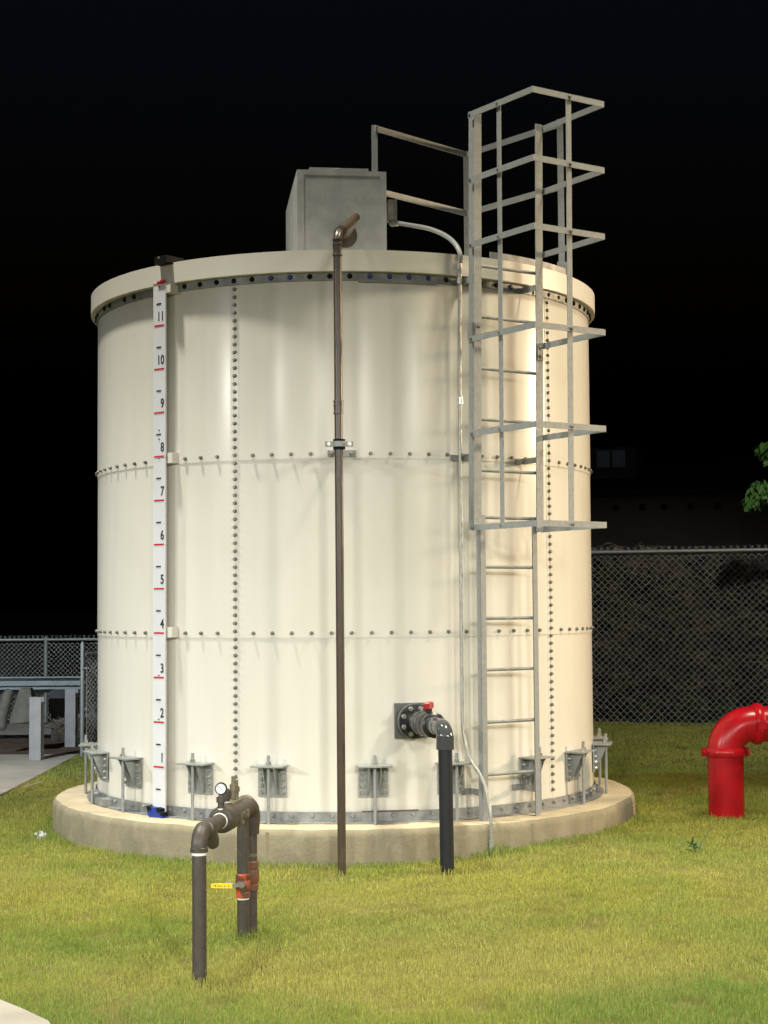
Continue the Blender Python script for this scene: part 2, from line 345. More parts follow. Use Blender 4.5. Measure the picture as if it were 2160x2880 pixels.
# chords
part('bottom_chord', panel(R + .016, -180, 180, -.030, .037, .006, 180), M['galv_dull'], tank, 30)
mb = panel(R + .075, -180, 180, -.0335, -.0265, .06, 180); part('bottom_flange', mb, M['galv_dull'], tank, 30)
part('top_chord', panel(R + .018, -180, 180, 3.585, 3.640, .008, 180), M['galv_dull'], tank, 30)
part('splice_plate', panel(R + .025, 3.0, 19.0, 3.572, 3.628, .006, 20), M['galv_dull'], tank, 30)
part('splice_plate', panel(R + .025, 44, 56, 3.59, 3.636, .006, 16), M['galv_dull'], tank, 30)
part('splice_plate', panel(R + .022, 3.0, 16.5, -.027, .034, .005, 16), M['galv_dull'], tank, 30)
part('rusty_seam_bar', panel(R + .030, 3.0, 14.2, .0375, .0440, .014, 14), M['rust'], tank, 30)
part('splice_plate', panel(R + .085, -74, -60, -.026, .022, .07, 14), M['galv_dull'], tank, 30)
part('roof_rim', panel(1.975, -36.7, 321.9, 3.643, 3.785, .012, 180), M['rim'], tank, 30)
mb = panel(1.972, -180, 180, 3.640, 3.6435, .05, 180); part('rim_soffit', mb, M['rim'], tank, 30)
mb = MB(); n = 96
mb.v = [ringpt(1.96, 2 * math.pi * k / n, 3.778) for k in range(n)] + [(0, 0, 3.86)]
mb.f = [(k, (k + 1) % n, n) for k in range(n)]; mb.m = [0] * n
part('roof_deck', mb, M['rim'], tank, 30)
# bolts, one object each
def bolt_mesh(r, h, name, m, taper=.72):
    mb = MB(); mb.lathe((0, 0, 0), (0, -1, 0), [(-.004, r * 1.12), (h * .15, r * 1.12), (h * .15, r), (h * .62, r * .94), (h, r * taper)], 12); return mb.mesh(name, m)
BM = bolt_mesh(.0120, .017, 'bolt', M['bolt']); BK = bolt_mesh(.0165, .013, 'bolt', M['black']); BBL = bolt_mesh(.0165, .013, 'bolt', M['bluecap']); BG = bolt_mesh(.014, .016, 'bolt', M['galv_dull'])
def wall_bolt(me, thdeg, z, r): t = R_(thdeg); return inst('bolt', me, tank, ringpt(r, t, z), (0, 0, t))
blue = {-14.8, -10.8, 5.2, 9.2, 13.2, 17.2, 37.2}
for k in range(-16, 27):
    th = TH0 + 4 * k
    if not -86 < th < 84: continue
    is_blue = any(abs(th - b) < 1 for b in blue)
    if not (-76 < th < -38 and k % 3 == 0):
        wall_bolt(BBL if is_blue else BK, th, 3.614, R + .018 + (.007 if 3 < th < 19 else 0))
    wall_bolt(BG, th, .012, R + .016 + (.006 if 3 < th < 16.5 else 0))
    if k not in (0, 18) and not abs(th + 1) < 3.9 or abs(th) > 50: wall_bolt(BM, th, Zrow[1], R + .004)
    elif k not in (0, 18): wall_bolt(BM, th, Zrow[1], R + .004)
    if k not in (0, 18) and not (-3.4 < th < 2.4): wall_bolt(BM, th, Zrow[2], R + .0075)
for th in (TH0, TH0 + 72):
    n = 66; z = .095
    while z < 3.57:
        c = 0 if z < Zrow[1] else (1 if z < Zrow[2] else 2)
        wall_bolt(BM, th, z, R + .0025 + .0035 * c); z += .0541
# anchor brackets with hold-down rods
mb = MB()
mb.box((0, -(R + .011), .234), (.196, .010, .202))
bp_me = mb.mesh('anchor_bracket', M['galv'], (0, 0, ZP))
mb = MB(); mb.prism([(-.112, -(R + .004), .336), (.112, -(R + .004), .336), (.112, -(R + .142), .336), (-.112, -(R + .142), .336)], (0, 0, .011)); tp_me = mb.mesh('top_plate', M['galv'], (0, 0, ZP), 0)
gus = []
for sx in (-1, 1):
    mb = MB(); x = sx * .036
    mb.prism([(x, -(R + .016), .336), (x, -(R + .125), .336), (x, -(R + .105), .318), (x, -(R + .030), .150), (x, -(R + .016), .150)], (.008 * sx, 0, 0)); gus.append(mb.mesh('gusset', M['galv'], (0, 0, ZP), 0))
mb = MB(); mb.tube([(0, -(R + .098), ZP - .01), (0, -(R + .098), .415)], .0112, 10); rod_me = mb.mesh('hold_down_rod', M['galv'], (0, 0, ZP))
mb = MB(); mb.lathe((0, -(R + .098), .347), (0, 0, 1), [(0, .024), (.005, .024), (.005, .019), (.026, .019)], 6); nut_me = mb.mesh('nut', M['bolt_bright'], (0, 0, ZP), 20)
bb_me = bolt_mesh(.0135, .020, 'bracket_bolt', M['bolt_bright'], .8)
for th in (-87.2, -67.1, -51.0, -30.9, -14.8, 5.35, 21.4, 41.5, 57.6, 77.7, 93.9):
    t = R_(th)
    b = inst('anchor_bracket', bp_me, tank, (0, 0, ZP), (0, 0, t))
    for nm, me in (('top_plate', tp_me), ('gusset', gus[0]), ('gusset', gus[1]), ('hold_down_rod', rod_me), ('nut', nut_me)):
        o = bpy.data.objects.new(nm, me); COL.objects.link(o); o.parent = b
    for sx in (-1, 1):
        for k in range(4):
            o = bpy.data.objects.new('bracket_bolt', bb_me); COL.objects.link(o); o.parent = b
            o.location = (sx * .074, -(R + .016), .163 + k * .0445 - ZP)
# run-off streak blocks: gauge rail lugs and the rim notch cover
gth = R_(-40.05); gt = Vector((math.cos(gth), math.sin(gth), 0)); gn = Vector((math.sin(gth), -math.cos(gth), 0))
GR = Matrix((gt, -gn, Vector((0, 0, 1)))).transposed()   # local x tangent, y inward, z up

# ------------------------------------------------------------------ level gauge
gauge = thing('level_gauge', 'tall white level gauge board with red foot marks on the left of the tank', 'level gauge', tuple(gn * (R + .08)) [:2] + (ZP,))
def gp(x, off, z): return gn * (R + off) + gt * x + Vector((0, 0, z))
mb = MB(); mb.box(gp(0, .074, 1.215), (.122, .012, 2.42), GR); bd = part('gauge_board', mb, M['board'], gauge, 0)
mb = MB(); mb.box(gp(0, .074, 3.036), (.122, .012, 1.214), GR); part('gauge_board', mb, M['board'], gauge, 0)
mb = MB(); mb.box(gp(-.012, .045, 1.82), (.05, .045, 3.6), GR); part('gauge_rail', mb, M['rim'], gauge, 0)
mkr = MB(); mkr.box((0, 0, 0), (.098, .003, .0115)); mk_red = mkr.mesh('foot_mark', M['redmark'], smooth=0)
mkr = MB(); mkr.box((0, 0, 0), (.046, .003, .0105)); mk_blk = mkr.mesh('half_mark', M['blackmark'], smooth=0)
for k in range(1, 12):
    inst('foot_mark', mk_red, gauge, gp(0, .0806, k * .3048), (0, 0, gth))
    me = text_mesh(str(k), .090, 'numeral'); me.materials.clear(); me.materials.append(M['blackmark'])
    for v in me.vertices: v.co.x *= .80
    inst('numeral', me, gauge, gp(.050, .0805, k * .3048 + .016), (math.pi / 2, 0, gth))
for k in range(12): inst('half_mark', mk_blk, gauge, gp(-.004, .0806, (k + .5) * .3048), (0, 0, gth))
screw = bolt_mesh(.006, .004, 'screw', M['bolt'])
for z in (.02 + .3048 * 2, 1.222, 2.428, 2.56, 2.622, 3.625, 3.05 * .3048 + 0): inst('screw', screw, gauge, gp(0, .081, z), (0, 0, gth))
mb = MB(); mb.box(gp(.012, .083, 3.655), (.052, .018, .012), GR); mb.box(gp(-.01, .0805, 3.647), (.10, .004, .006), GR); mb.box(gp(.035, .0835, 3.662), (.030, .02, .014), GR); part('red_top_clip', mb, M['redmark'], gauge, 0)
for z in (1.225, 2.425): 
    mb = MB(); mb.box(gp(.088, .034, z), (.045, .06, .072), GR); part('mounting_lug', mb, M['rim'], gauge, 0)
mb = MB(); mb.box(gp(.092, .045, 3.60), (.055, .09, .055), GR); part('mounting_lug', mb, M['rim'], gauge, 0)
# black pulley cover on the rim over the notch and cream strip in it
mb = MB(); mb.box(gp(.045, .03, 3.803), (.12, .17, .055), GR); mb.box(gp(.045, -.12, 3.800), (.10, .2, .04), GR); pc = part('pulley_cover', mb, M['black'], gauge, 0)
inst('screw', bolt_mesh(.008, .004, 'screw', M['bolt_bright']), gauge, gp(.05, .136, 3.815), (0, 0, gth))
mb = MB(); mb.box(gp(.088, .040, 3.70), (.060, .03, .15), GR); part('notch_strip', mb, M['rim'], gauge, 0)
# blue tape boot at the foot
tape = thing('tape_boot', 'blue tape wrap with black corners on the foot of the gauge board', 'tape', tuple(gp(0, .09, ZP)))
mb = MB(); mb.prism([gp(x, .068, z) for x, z in ((-.074, .030), (-.06, .036), (.02, .030), (.05, .026), (.062, -.004), (.078, -.03), (.070, -.0345), (.052, -.034), (-.055, -.034), (-.076, -.012))], gn * .05)
part('tape', mb, M['bluetape'], tape, 0)
for (x0, x1, z0, z1) in ((-.079, -.038, .006, .040), (.018, .060, .0, .034), (.055, .082, -.020, .004)):
    mb = MB(); mb.prism([gp(x, .066, z) for x, z in ((x0, z1), (x1, z1 - .006), (x1 - .004, z0), (x0 + .004, z0 + .004))], gn * .056); part('black_corner', mb, M['black'], tape, 0)

# ------------------------------------------------------------------ ladder with cage
LT = R_(32); ln = Vector((math.sin(LT), -math.cos(LT), 0)); lt = Vector((math.cos(LT), math.sin(LT), 0))
LR = Matrix((lt, -ln, Vector((0, 0, 1)))).transposed()
def lp(t, off, z):
    return lt * t + ln * off + Vector((0, 0, z))
def lean(z): return .012 * max(0, z - 1.9)
ladder = thing('caged_ladder', 'galvanised steel ladder with a square safety cage on the right of the tank', 'ladder', tuple(lp(0, 2.1, ZP)))
def angle_rail(t_in, t_out, z0, z1, off, deep, th, name, sgn):
    mb = MB(); 
    a, b = min(t_in, t_out), max(t_in, t_out)
    for (p, q) in (((a, off - th), (b, off)), (((t_out - th * sgn) if sgn > 0 else t_out, off - deep), (t_out if sgn > 0 else t_out + th, off - th))):
        vs = []
        for z in (z0, z1):
            for (x, o) in ((p[0], p[1]), (q[0], p[1]), (q[0], q[1]), (p[0], q[1])): vs.append(lp(x + lean(z) * (1 if name == 'cage_stile' else 0), o, z))
        mb.add(vs, [(0, 1, 2, 3), (4, 7, 6, 5), (0, 4, 5, 1), (1, 5, 6, 2), (2, 6, 7, 3), (3, 7, 4, 0)])
    return part(name, mb, M['galv'], ladder, 0)
angle_rail(-.205, -.245, ZP, 2.0, 2.105, .050, .007, 'stile', -1)
angle_rail(.200, .238, ZP, 1.995, 2.105, .050, .007, 'stile', 1)
angle_rail(-.258, -.320, 1.895, 4.725, 2.135, .062, .008, 'cage_stile', -1)
angle_rail(.212, .272, 1.895, 4.735, 2.135, .062, .008, 'cage_stile', 1)
for z in (.266, .614, .963, 1.307, 1.651, 1.985):
    mb = MB(); mb.tube([lp(-.226, 2.085, z), lp(.222, 2.085, z)], .0115, 10); part('rung', mb, M['galv_dull'], ladder)
for z in (2.30, 2.645, 2.99, 3.342, 3.69):
    mb = MB(); mb.tube([lp(-.28 + lean(z), 2.10, z), lp(.275 + lean(z), 2.10, z)], .0115, 10); part('rung', mb, M['galv_dull'], ladder)
CZ = [4.708, 4.262, 3.818, 3.180, 2.543, 1.912]; hh = .040
for z in CZ:
    e = lean(z); tl, tr = -.302 + e * .2, .272 + e * .95; fo = 2.775; bo = 2.136
    mb = MB()
    for (a, b) in ((lp(tl - .018, bo - .03, z), lp(tl, fo, z)), (lp(tl - .003, fo + .003, z), lp(tr + .003, fo + .003, z)), (lp(tr, fo, z), lp(tr + .006, bo - .03, z))): mb.bar(a, b, .007, hh)
    hp = part('cage_hoop', mb, M['galv'], ladder, 0)
for (t, off, nm, rr) in ((-.302, 2.415, 's', 0), (-.012, 2.767, 'f', 0), (.302, 2.415, 's', 0)):
    mb = MB(); e0, e1 = lean(1.912), lean(4.708)
    k = .2 if t < -.1 else .7
    a = lp(t + .004 * (1 if t < 0 else -1) * (nm == 's') + e0 * k, off, 1.893); b = lp(t + .004 * (1 if t < 0 else -1) * (nm == 's') + e1 * k, off, 4.727)
    if t > .1: continue
    mb.bar(a, b, .006 if nm == 's' else .042, .042 if nm == 's' else .006, tuple(ln)); part('cage_upright', mb, M['galv'], ladder, 0)
# bolts of the hoops
hb = bolt_mesh(.011, .010, 'hoop_bolt', M['bolt'])
for z in CZ:
    inst('hoop_bolt', hb, ladder, lp(-.012 + lean(z) * .7, 2.782, z), (0, 0, LT))
    for off in (2.12, 2.415): inst('hoop_bolt', hb, ladder, lp(-.3095 + lean(z) * .2 - (.012 if off < 2.2 else 0), off, z), (0, 0, LT - math.pi / 2))
# splice plates at the shell seam of the cage stiles
for s in (-1, 1):
    z = 3.235 if s < 0 else 3.135
    mb = MB(); mb.box(lp((.243 if s > 0 else -.288) + lean(z), 2.139, z), (.05, .008, .115), LR); mb.box(lp((.277 if s > 0 else -.326) + lean(z), 2.10, z), (.008, .055, .115), LR); sp = part('splice_plate', mb, M['galv_dull'], ladder, 0)
    for dz in (-.03, .03):
        o = bpy.data.objects.new('hoop_bolt', hb); COL.objects.link(o); o.parent = sp; o.location = lp((.243 if s > 0 else -.288) + lean(z), 2.143, z + dz) - ladder.location; o.rotation_euler = (0, 0, LT)
# stand-off straps to the tank wall
def strap(t, z, off):
    rw = math.sqrt((R + .012) ** 2 - t * t)
    mb = MB(); mb.box(lp(t, (rw + off) / 2, z), (.007, off - rw, .040), LR)
    s = -1 if t > 0 else -1
    mb.box(lp(t + s * .035, rw + .004, z), (.07, .007, .040), LR); part('wall_strap', mb, M['galv_dull'], ladder, 0)
for t in (-.212, .212):
    strap(t, .145, 2.10)
for t in (-.275, .275): strap(t, 2.395, 2.10)
strap(.285, 3.60, 2.10); strap(-.265, 3.60, 2.10)

# ------------------------------------------------------------------ roof access railing
rail = thing('roof_railing', 'galvanised guard railing around the ladder landing on the tank roof', 'railing', (1.0, -.8, 3.80))
pr, pc_, pl_ = Vector((1.590, -1.10, 0)), Vector((.962, -.30, 0)), Vector((.233, -1.0, 0))
def at(p, z): return Vector((p.x, p.y, z))
for p, z1, z0 in ((pr, 4.945, 3.76), (pc_, 4.935, 3.80), (pl_, 4.93, 3.80)):
    d = (Vector((0, 0, 0)) - p).normalized()
    mb = MB(); mb.bar(at(p, z0), at(p, z1), .045, .006, (0, 1, 0)); mb.bar(at(p, z0) + Vector((.02, .02, 0)), at(p, z1) + Vector((.02, .02, 0)), .006, .04, (0, 1, 0)); part('post', mb, M['galv'], rail, 0)
for z in (4.905, 4.44):
    for a, b in ((pr, pc_), (pc_, pl_)):
        mb = MB(); off = Vector((0, -.012, 0)); mb.bar(at(a, z) + off, at(b, z) + off, .007, .045); part('rail_bar', mb, M['galv'], rail, 0)
part('toe_board', panel(1.965, 31, 57, 3.787, 3.835, .006, 20), M['galv_dull'], rail, 30)
mb = MB(); mb.box(at(pr, 3.83) + Vector((0, -.012, 0)), (.07, .012, .11)); part('post_foot', mb, M['galv'], rail, 0)

# ------------------------------------------------------------------ roof vent box
vb_ = thing('roof_box', 'grey galvanised box with raised lid on the tank roof', 'vent box', (0, -.6, 3.80))
yaw = R_(5.8); BX = Vector((math.cos(yaw), math.sin(yaw), 0)); BY = Vector((-math.sin(yaw), math.cos(yaw), 0)); P0 = Vector((-.333, -1.2, 0)); BRt = Matrix((BX, BY, Vector((0, 0, 1)))).transposed()
def bxp(x, y, z): return P0 + BX * x + BY * y + Vector((0, 0, z))
mb = MB(); mb.box(bxp(.325, .62, 4.17), (.65, 1.24, .75), BRt); part('box_body', mb, M['galv_box'], vb_, 0)
mb = MB(); mb.box(bxp(.31, .37, 4.560), (.43, .66, .030), BRt); lid = part('lid', mb, M['galv_box'], vb_, 0)
mb = MB(); mb.tube([bxp(.27, .028, 4.562), bxp(.33, .028, 4.562)], .007, 8); part('handle', mb, M['bolt_bright'], lid)
for x in (.025, .625):
    mb = MB(); mb.box(bxp(x, -.001, 4.17), (.05, .004, .74), BRt); part('corner_flange', mb, M['galv_box'], vb_, 0)
mb = MB(); mb.box(bxp(.325, -.0012, 4.527), (.55, .004, .035), BRt); part('top_flange', mb, M['galv_box'], vb_, 0)

# ------------------------------------------------------------------ brown vent riser
riser = thing('overflow_riser', 'tall thin brown painted pipe rising past the tank wall to the roof box', 'pipe', (-.034, -2.543, -.28))
vx, vy = -.034, -2.543; vr = .0265
mb = MB(); mb.tube([(vx + .003, vy, -.36), (vx - .005, vy, 3.70)], vr, 20); part('riser_pipe', mb, M['brown'], riser)
e0 = Vector((vx - .005, vy, 3.755)); e1 = Vector((.085, -2.02, 3.995)); e2 = Vector((.012, -1.20, 4.055))
path = fillet([(vx - .005, vy, 3.66), e0, e1, e2], [.09, .09], 8)
mb = MB(); mb.tube(path, .0285, 20); part('swan_neck', mb, M['brown'], riser)
for z in (3.622, 3.690, 3.722, 2.688, 2.662, 2.612):
    mb = MB(); mb.lathe((vx - .004, vy, z - .007), (0, 0, 1), [(0, .028), (.003, .0325), (.011, .0325), (.014, .028)], 20); part('pipe_collar', mb, M['brown'], riser)
mb = MB(); mb.tube([(vx - .003, vy, 2.605), (vx - .003, vy, 2.695)], .0298, 20); part('coupling', mb, M['brown'], riser)
d01 = (e1 - e0).normalized()
for s in (.055, .085, .12):
    mb = MB(); mb.lathe(e0 + d01 * s, d01, [(0, .028), (.003, .034), (.012, .034), (.015, .028)], 20); part('pipe_collar', mb, M['brown'], riser)
d12 = (e2 - e1).normalized()
mb = MB(); mb.lathe(e2 - d12 * .03, d12, [(0, .03), (0, .086), (.028, .086), (.03, .03)], 28); part('box_flange', mb, M['brown'], riser)
clamp = thing('pipe_clamp', 'grey bolted strap clamp holding the brown riser to the tank', 'pipe clamp', (vx, vy, 2.415))
mb = MB(); mb.tube([(vx, vy, 2.382), (vx, vy, 2.447)], .0385, 20); part('rubber_sleeve', mb, M['black'], clamp)
mb = MB(); mb.tube([(vx, vy, 2.399), (vx, vy, 2.433)], .0415, 20); mb.box((vx - .061, vy - .006, 2.416), (.055, .01, .034)); mb.box((vx + .061, vy - .006, 2.416), (.055, .01, .034)); part('strap', mb, M['galv_dull'], clamp)
for sx in (-1, 1): inst('clamp_bolt', bolt_mesh(.0125, .012, 'clamp_bolt', M['bolt_bright'], .8), clamp, (vx + sx * .066, vy - .012, 2.416))
mb = MB(); mb.bar((vx - .02, vy + .03, 2.416), (vx - .02, -(R + .01), 2.416), .03, .03); part('standoff_arm', mb, M['galv_dull'], clamp, 0)
mb = MB(); mb.box((-.019, -(R + .012), 2.416), (.190, .012, .043)); bpz = part('wall_plate', mb, M['galv_dull'], clamp, 0)
for x in (-.09, .045): inst('clamp_bolt', BG, clamp, (x, -(R + .018), 2.418))

# ------------------------------------------------------------------ PVC drain outlet
pvc = thing('drain_outlet', 'dark plastic drain pipe with flange, red valve and grey elbow at the tank front', 'drain pipe', (.622, -2.575, -.27))
wa = R_(13.04); W0 = Vector((R * math.sin(wa), -R * math.cos(wa), .632)); EC = Vector((.616, -2.575, .632)); ax = Vector((EC.x - W0.x, EC.y - W0.y, 0)).normalized(); LN = (Vector((EC.x, EC.y, 0)) - Vector((W0.x, W0.y, 0))).length
PRt = Matrix((Vector((-ax.y, ax.x, 0)), -ax, Vector((0, 0, 1)))).transposed()
mb = MB(); mb.box(W0 + ax * .014, (.232, .022, .232), PRt); part('wall_plate', mb, M['plategrey'], pvc, 0)
fl0 = W0 + ax * .085
mb = MB(); mb.lathe(W0 + ax * .025, ax, [(0, .075), (.06, .075), (.06, .114), (.090, .114), (.092, .062)], 36); part('flange', mb, M['pvc_black'], pvc)
mb = MB(); mb.lathe(W0 + ax * .075, ax, [(0, .1155), (.012, .1155)], 36); part('gasket', mb, M['flexc'], pvc)
sidev = PRt @ Vector((1, 0, 0))
fb = bolt_mesh(.015, .014, 'flange_bolt', M['bolt_bright'], .85)
for k in range(8):
    a = math.pi * 2 * (k + .5) / 8; o = inst('flange_bolt', fb, pvc, fl0 + ax * .032 + (sidev * math.cos(a) + Vector((0, 0, 1)) * math.sin(a)) * .090, (0, 0, math.atan2(ax.x, -ax.y)))
def seg(s0, prof, m, nm, n=32): 
    mb = MB(); mb.lathe(W0 + ax * s0, ax, prof, n); return part(nm, mb, m, pvc)
seg(.115, [(0, .062), (.05, .064), (.13, .060)], M['pvc_black'], 'flange_hub')
seg(.235, [(0, .060), (.004, .076), (.030, .076), (.034, .062)], M['ringgrey'], 'union_ring')
seg(.262, [(0, .074), (.01, .082), (.05, .082), (.055, .074)], M['pvc_black'], 'union_nut', 12)
seg(.318, [(0, .066), (.004, .078), (.028, .078), (.032, .070)], M['ringgrey'], 'union_ring')
seg(.35, [(0, .070), (.02, .080), (.09, .080), (.11, .070)], M['pvc_black'], 'valve_body')
seg(.46, [(0, .072), (.01, .082), (.055, .082), (.065, .070)], M['pvc_black'], 'union_nut', 12)
seg(.525, [(0, .060), (.03, .058), (.09, .056)], M['pvc_grey'], 'pipe_socket')
mb = MB(); c = W0 + ax * .40; mb.lathe(c, (0, 0, 1), [(.07, .022), (.10, .022)], 16); vs_ = part('valve_stem', mb, M['pvc_black'], pvc)
hc = c + Vector((0, 0, .122)); hrt = PRt @ Matrix.Rotation(R_(62), 3, 'Z')
mb = MB(); mb.box(hc + hrt @ Vector((-.052, 0, -.002)), (.056, .040, .042), hrt); mb.box(hc + hrt @ Vector((.0, 0, .0)), (.060, .034, .048), hrt); mb.box(hc + hrt @ Vector((.052, 0, -.002)), (.056, .040, .042), hrt)
hd = part('valve_handle', mb, M['redplastic'], pvc, 0); bv = hd.modifiers.new('bevel', 'BEVEL'); bv.width = .008; bv.segments = 3
path = fillet([W0 + ax * .60, EC + Vector((0, 0, 0)), (EC.x, EC.y, .52)], .072, 12)
mb = MB(); mb.tube(path, .0535, 28); part('elbow', mb, M['pvc_grey'], pvc)
mb = MB(); mb.lathe((EC.x, EC.y, .500), (0, 0, 1), [(0, .045), (0, .0570), (.085, .0560), (.09, .052)], 28); part('elbow_socket', mb, M['pvc_grey'], pvc)
mb = MB(); mb.tube([(.623, -2.575, -.36), (EC.x, EC.y, .51)], .0440, 28); part('down_pipe', mb, M['pvc'], pvc)

# ------------------------------------------------------------------ electrical conduit
con = thing('electrical_conduit', 'thin steel conduit running up the tank wall beside the ladder', 'conduit', (.966, -2.045, -.24))
def cy(r, thd, z): return Vector(ringpt(r, R_(thd), z))
pts = [cy(2.262, 24.75, -.30), cy(2.262, 24.7, -.04), cy(2.248, 24.7, .07), cy(2.20, 24.75, .19), cy(2.15, 24.45, .27), cy(2.08, 23.8, .345), cy(2.02, 23.3, .44), cy(1.992, 23.05, .58), cy(1.988, 23.05, .75), cy(1.988, 23.1, 1.9), cy(1.99, 23.2, 3.2), cy(2.0, 23.35, 3.70)]
def smoothpath(p, it=2):
    for _ in range(it):
        q = [p[0]]
        for a, b in zip(p[:-1], p[1:]): q += [a * .75 + b * .25, a * .25 + b * .75]
        q.append(p[-1]); p = q
    return p
mb = MB(); mb.tube(smoothpath(pts), .0125, 12); part('steel_tube', mb, M['emt'], con)
for z in (3.70, 3.60, 2.78): 
    mb = MB(); p = cy(1.994, 23.25, z); mb.lathe(p - Vector((0, 0, .02)), (0, 0, 1), [(0, .013), (0, .0185), (.022, .0185), (.022, .0165), (.042, .0165), (.042, .013)], 14); part('coupling', mb, M['bolt_bright'], con)
mb = MB(); p = cy(2.262, 24.73, -.16); mb.lathe(p - Vector((0, 0, .03)), (0, 0, 1), [(0, .018), (.05, .018), (.05, .013)], 14); part('coupling', mb, M['emt'], con)
for z, th in ((2.41, 25.2), (3.60, 25.0)): 
    mb = MB(); a = cy(1.99, 23.2, z); b = cy(R + .03, th, z); mb.bar(a, b, .03, .028); part('clip', mb, M['galv_dull'], con, 0)
fl = [(.797, -1.838, 3.72), (.797, -1.84, 3.78), (.775, -1.78, 3.86), (.72, -1.62, 3.96), (.61, -1.42, 4.06), (.49, -1.22, 4.13), (.40, -1.08, 4.18), (.365, -1.02, 4.205)]
mb = MB(); mb.tube(smoothpath([Vector(p) for p in fl]), .0165, 14); part('flexible_conduit', mb, M['flexc'], con)
jb = thing('junction_box', 'small grey junction box on the right side of the roof box', 'junction box', (.35, -1.0, 4.2))
mb = MB(); mb.box((.352, -.99, 4.29), (.056, .10, .15), BRt); part('box_body', mb, M['galv_dull'], jb, 0)
mb = MB(); mb.box((.383, -.99, 4.29), (.008, .11, .16), BRt); part('cover', mb, M['galv_dull'], jb, 0)
mb = MB(); mb.tube(fillet([(.352, -1.01, 4.22), (.352, -1.02, 4.185), (.395, -1.06, 4.182)], .02, 5), .02, 12); part('conduit_elbow', mb, M['flexc'], jb)

# ------------------------------------------------------------------ backflow assembly in the foreground
bf = thing('backflow_assembly', 'brown pipe backflow preventer with dial gauge and yellow lever in the lawn', 'pipe assembly', (-.52, -4.44, -.28))
p1 = Vector((-.661, -5.348, 0)); p2 = Vector((-.523, -4.441, 0)); u = Vector((p2.x - p1.x, p2.y - p1.y, 0)).normalized(); p3 = p2 + Vector((.036, .09, 0)); ZB = .385; sdv = Vector((u.y, -u.x, 0)); UZ = Vector((0, 0, 1))
def bq(s, side=0, z=ZB): return p1 + u * s + sdv * side + Vector((0, 0, z))
L12 = (p2 - p1).length
def bl(name, s, prof, m='iron', n=28): 
    mb = MB(); mb.lathe(bq(s), u, prof, n); return part(name, mb, M[m], bf)
mb = MB(); mb.tube([(p1.x + .002, p1.y, -.36), (p1.x, p1.y, .315)], .0322, 24); part('front_pipe', mb, M['iron'], bf)
mb = MB(); mb.tube(fillet([(p1.x, p1.y, .302), (p1.x, p1.y, ZB), bq(.11)], .062, 10), .0375, 24); part('front_elbow', mb, M['iron'], bf)
mb = MB(); mb.lathe((p1.x, p1.y, .300), UZ, [(0, .034), (.002, .040), (.020, .0405), (.024, .037)], 24); part('elbow_bead', mb, M['iron'], bf)
mb = MB(); mb.lathe((p1.x, p1.y, .288), UZ, [(0, .0335), (.012, .0350)], 24); part('thread_tape', mb, M['tape'], bf)
bl('elbow_bead', .075, [(0, .0385), (.003, .0420), (.02, .0420), (.024, .036)])
bl('thread_tape', .099, [(0, .036), (.012, .0385)], 'tape')
bl('strainer_body', .112, [(0, .034), (.015, .040), (.11, .042), (.16, .036), (.20, .034)])
q0 = bq(.16); q1 = bq(.235, .01, ZB - .085); dq = (q1 - q0).normalized()
mb = MB(); mb.lathe(q0, dq, [(0, .036), (.05, .036), (.085, .034), (.115, .026), (.120, .012)], 22); part('strainer_leg', mb, M['iron'], bf)
bl('reducer', .30, [(0, .033), (.03, .034), (.06, .035), (.10, .035)])
bl('thread_tape', .392, [(0, .036), (.012, .0385)], 'tape')
bl('check_valve_body', .41, [(0, .046), (.012, .060), (.04, .064), (.18, .066), (.30, .065), (.36, .060), (.42, .054), (L12 - .45, .046)])
mb = MB(); mb.box(bq(.66, -.005, ZB + .058), (.075, .20, .016), Matrix((sdv, u, UZ)).transposed()); cov = part('cover_plate', mb, M['fitlight'], bf, 0)
for ds in (-.07, .07):
    o = inst('cover_bolt', bolt_mesh(.009, .010, 'cover_bolt', M['bolt_bright']), bf, bq(.66 + ds, 0, ZB + .066), (-math.pi / 2, 0, 0))
for s, h in ((.70, .13), (.76, .105)):
    mb = MB(); mb.lathe(bq(s, 0, ZB + .05), UZ, [(0, .013), (h * .45, .013), (h * .45, .018), (h * .7, .018), (h * .7, .011), (h, .010)], 6); part('test_cock', mb, M['fitlight'], bf, 20)
mb = MB(); mb.lathe(bq(.555, .0, ZB + .05), UZ, [(0, .014), (.035, .014), (.035, .020), (.075, .020), (.075, .015), (.085, .012)], 14); part('test_cock', mb, M['iron'], bf)
mb = MB(); mb.lathe(bq(.555, 0, ZB + .068), UZ, [(0, .0145), (.006, .0145)], 14); part('thread_tape', mb, M['tape'], bf)
# side name lugs on the valve body
mb = MB(); rr = Matrix((sdv, u, UZ)).transposed()
for (s, z, ls, lz) in ((.60, -.012, .02, .05), (.64, .010, .06, .012), (.63, -.035, .06, .012), (.74, -.005, .05, .035), (.68, -.008, .018, .03)): mb.box(bq(s, .060, ZB + z), (.012, ls, lz), rr)
part('cast_lugs', mb, M['fitlight'], bf, 0)
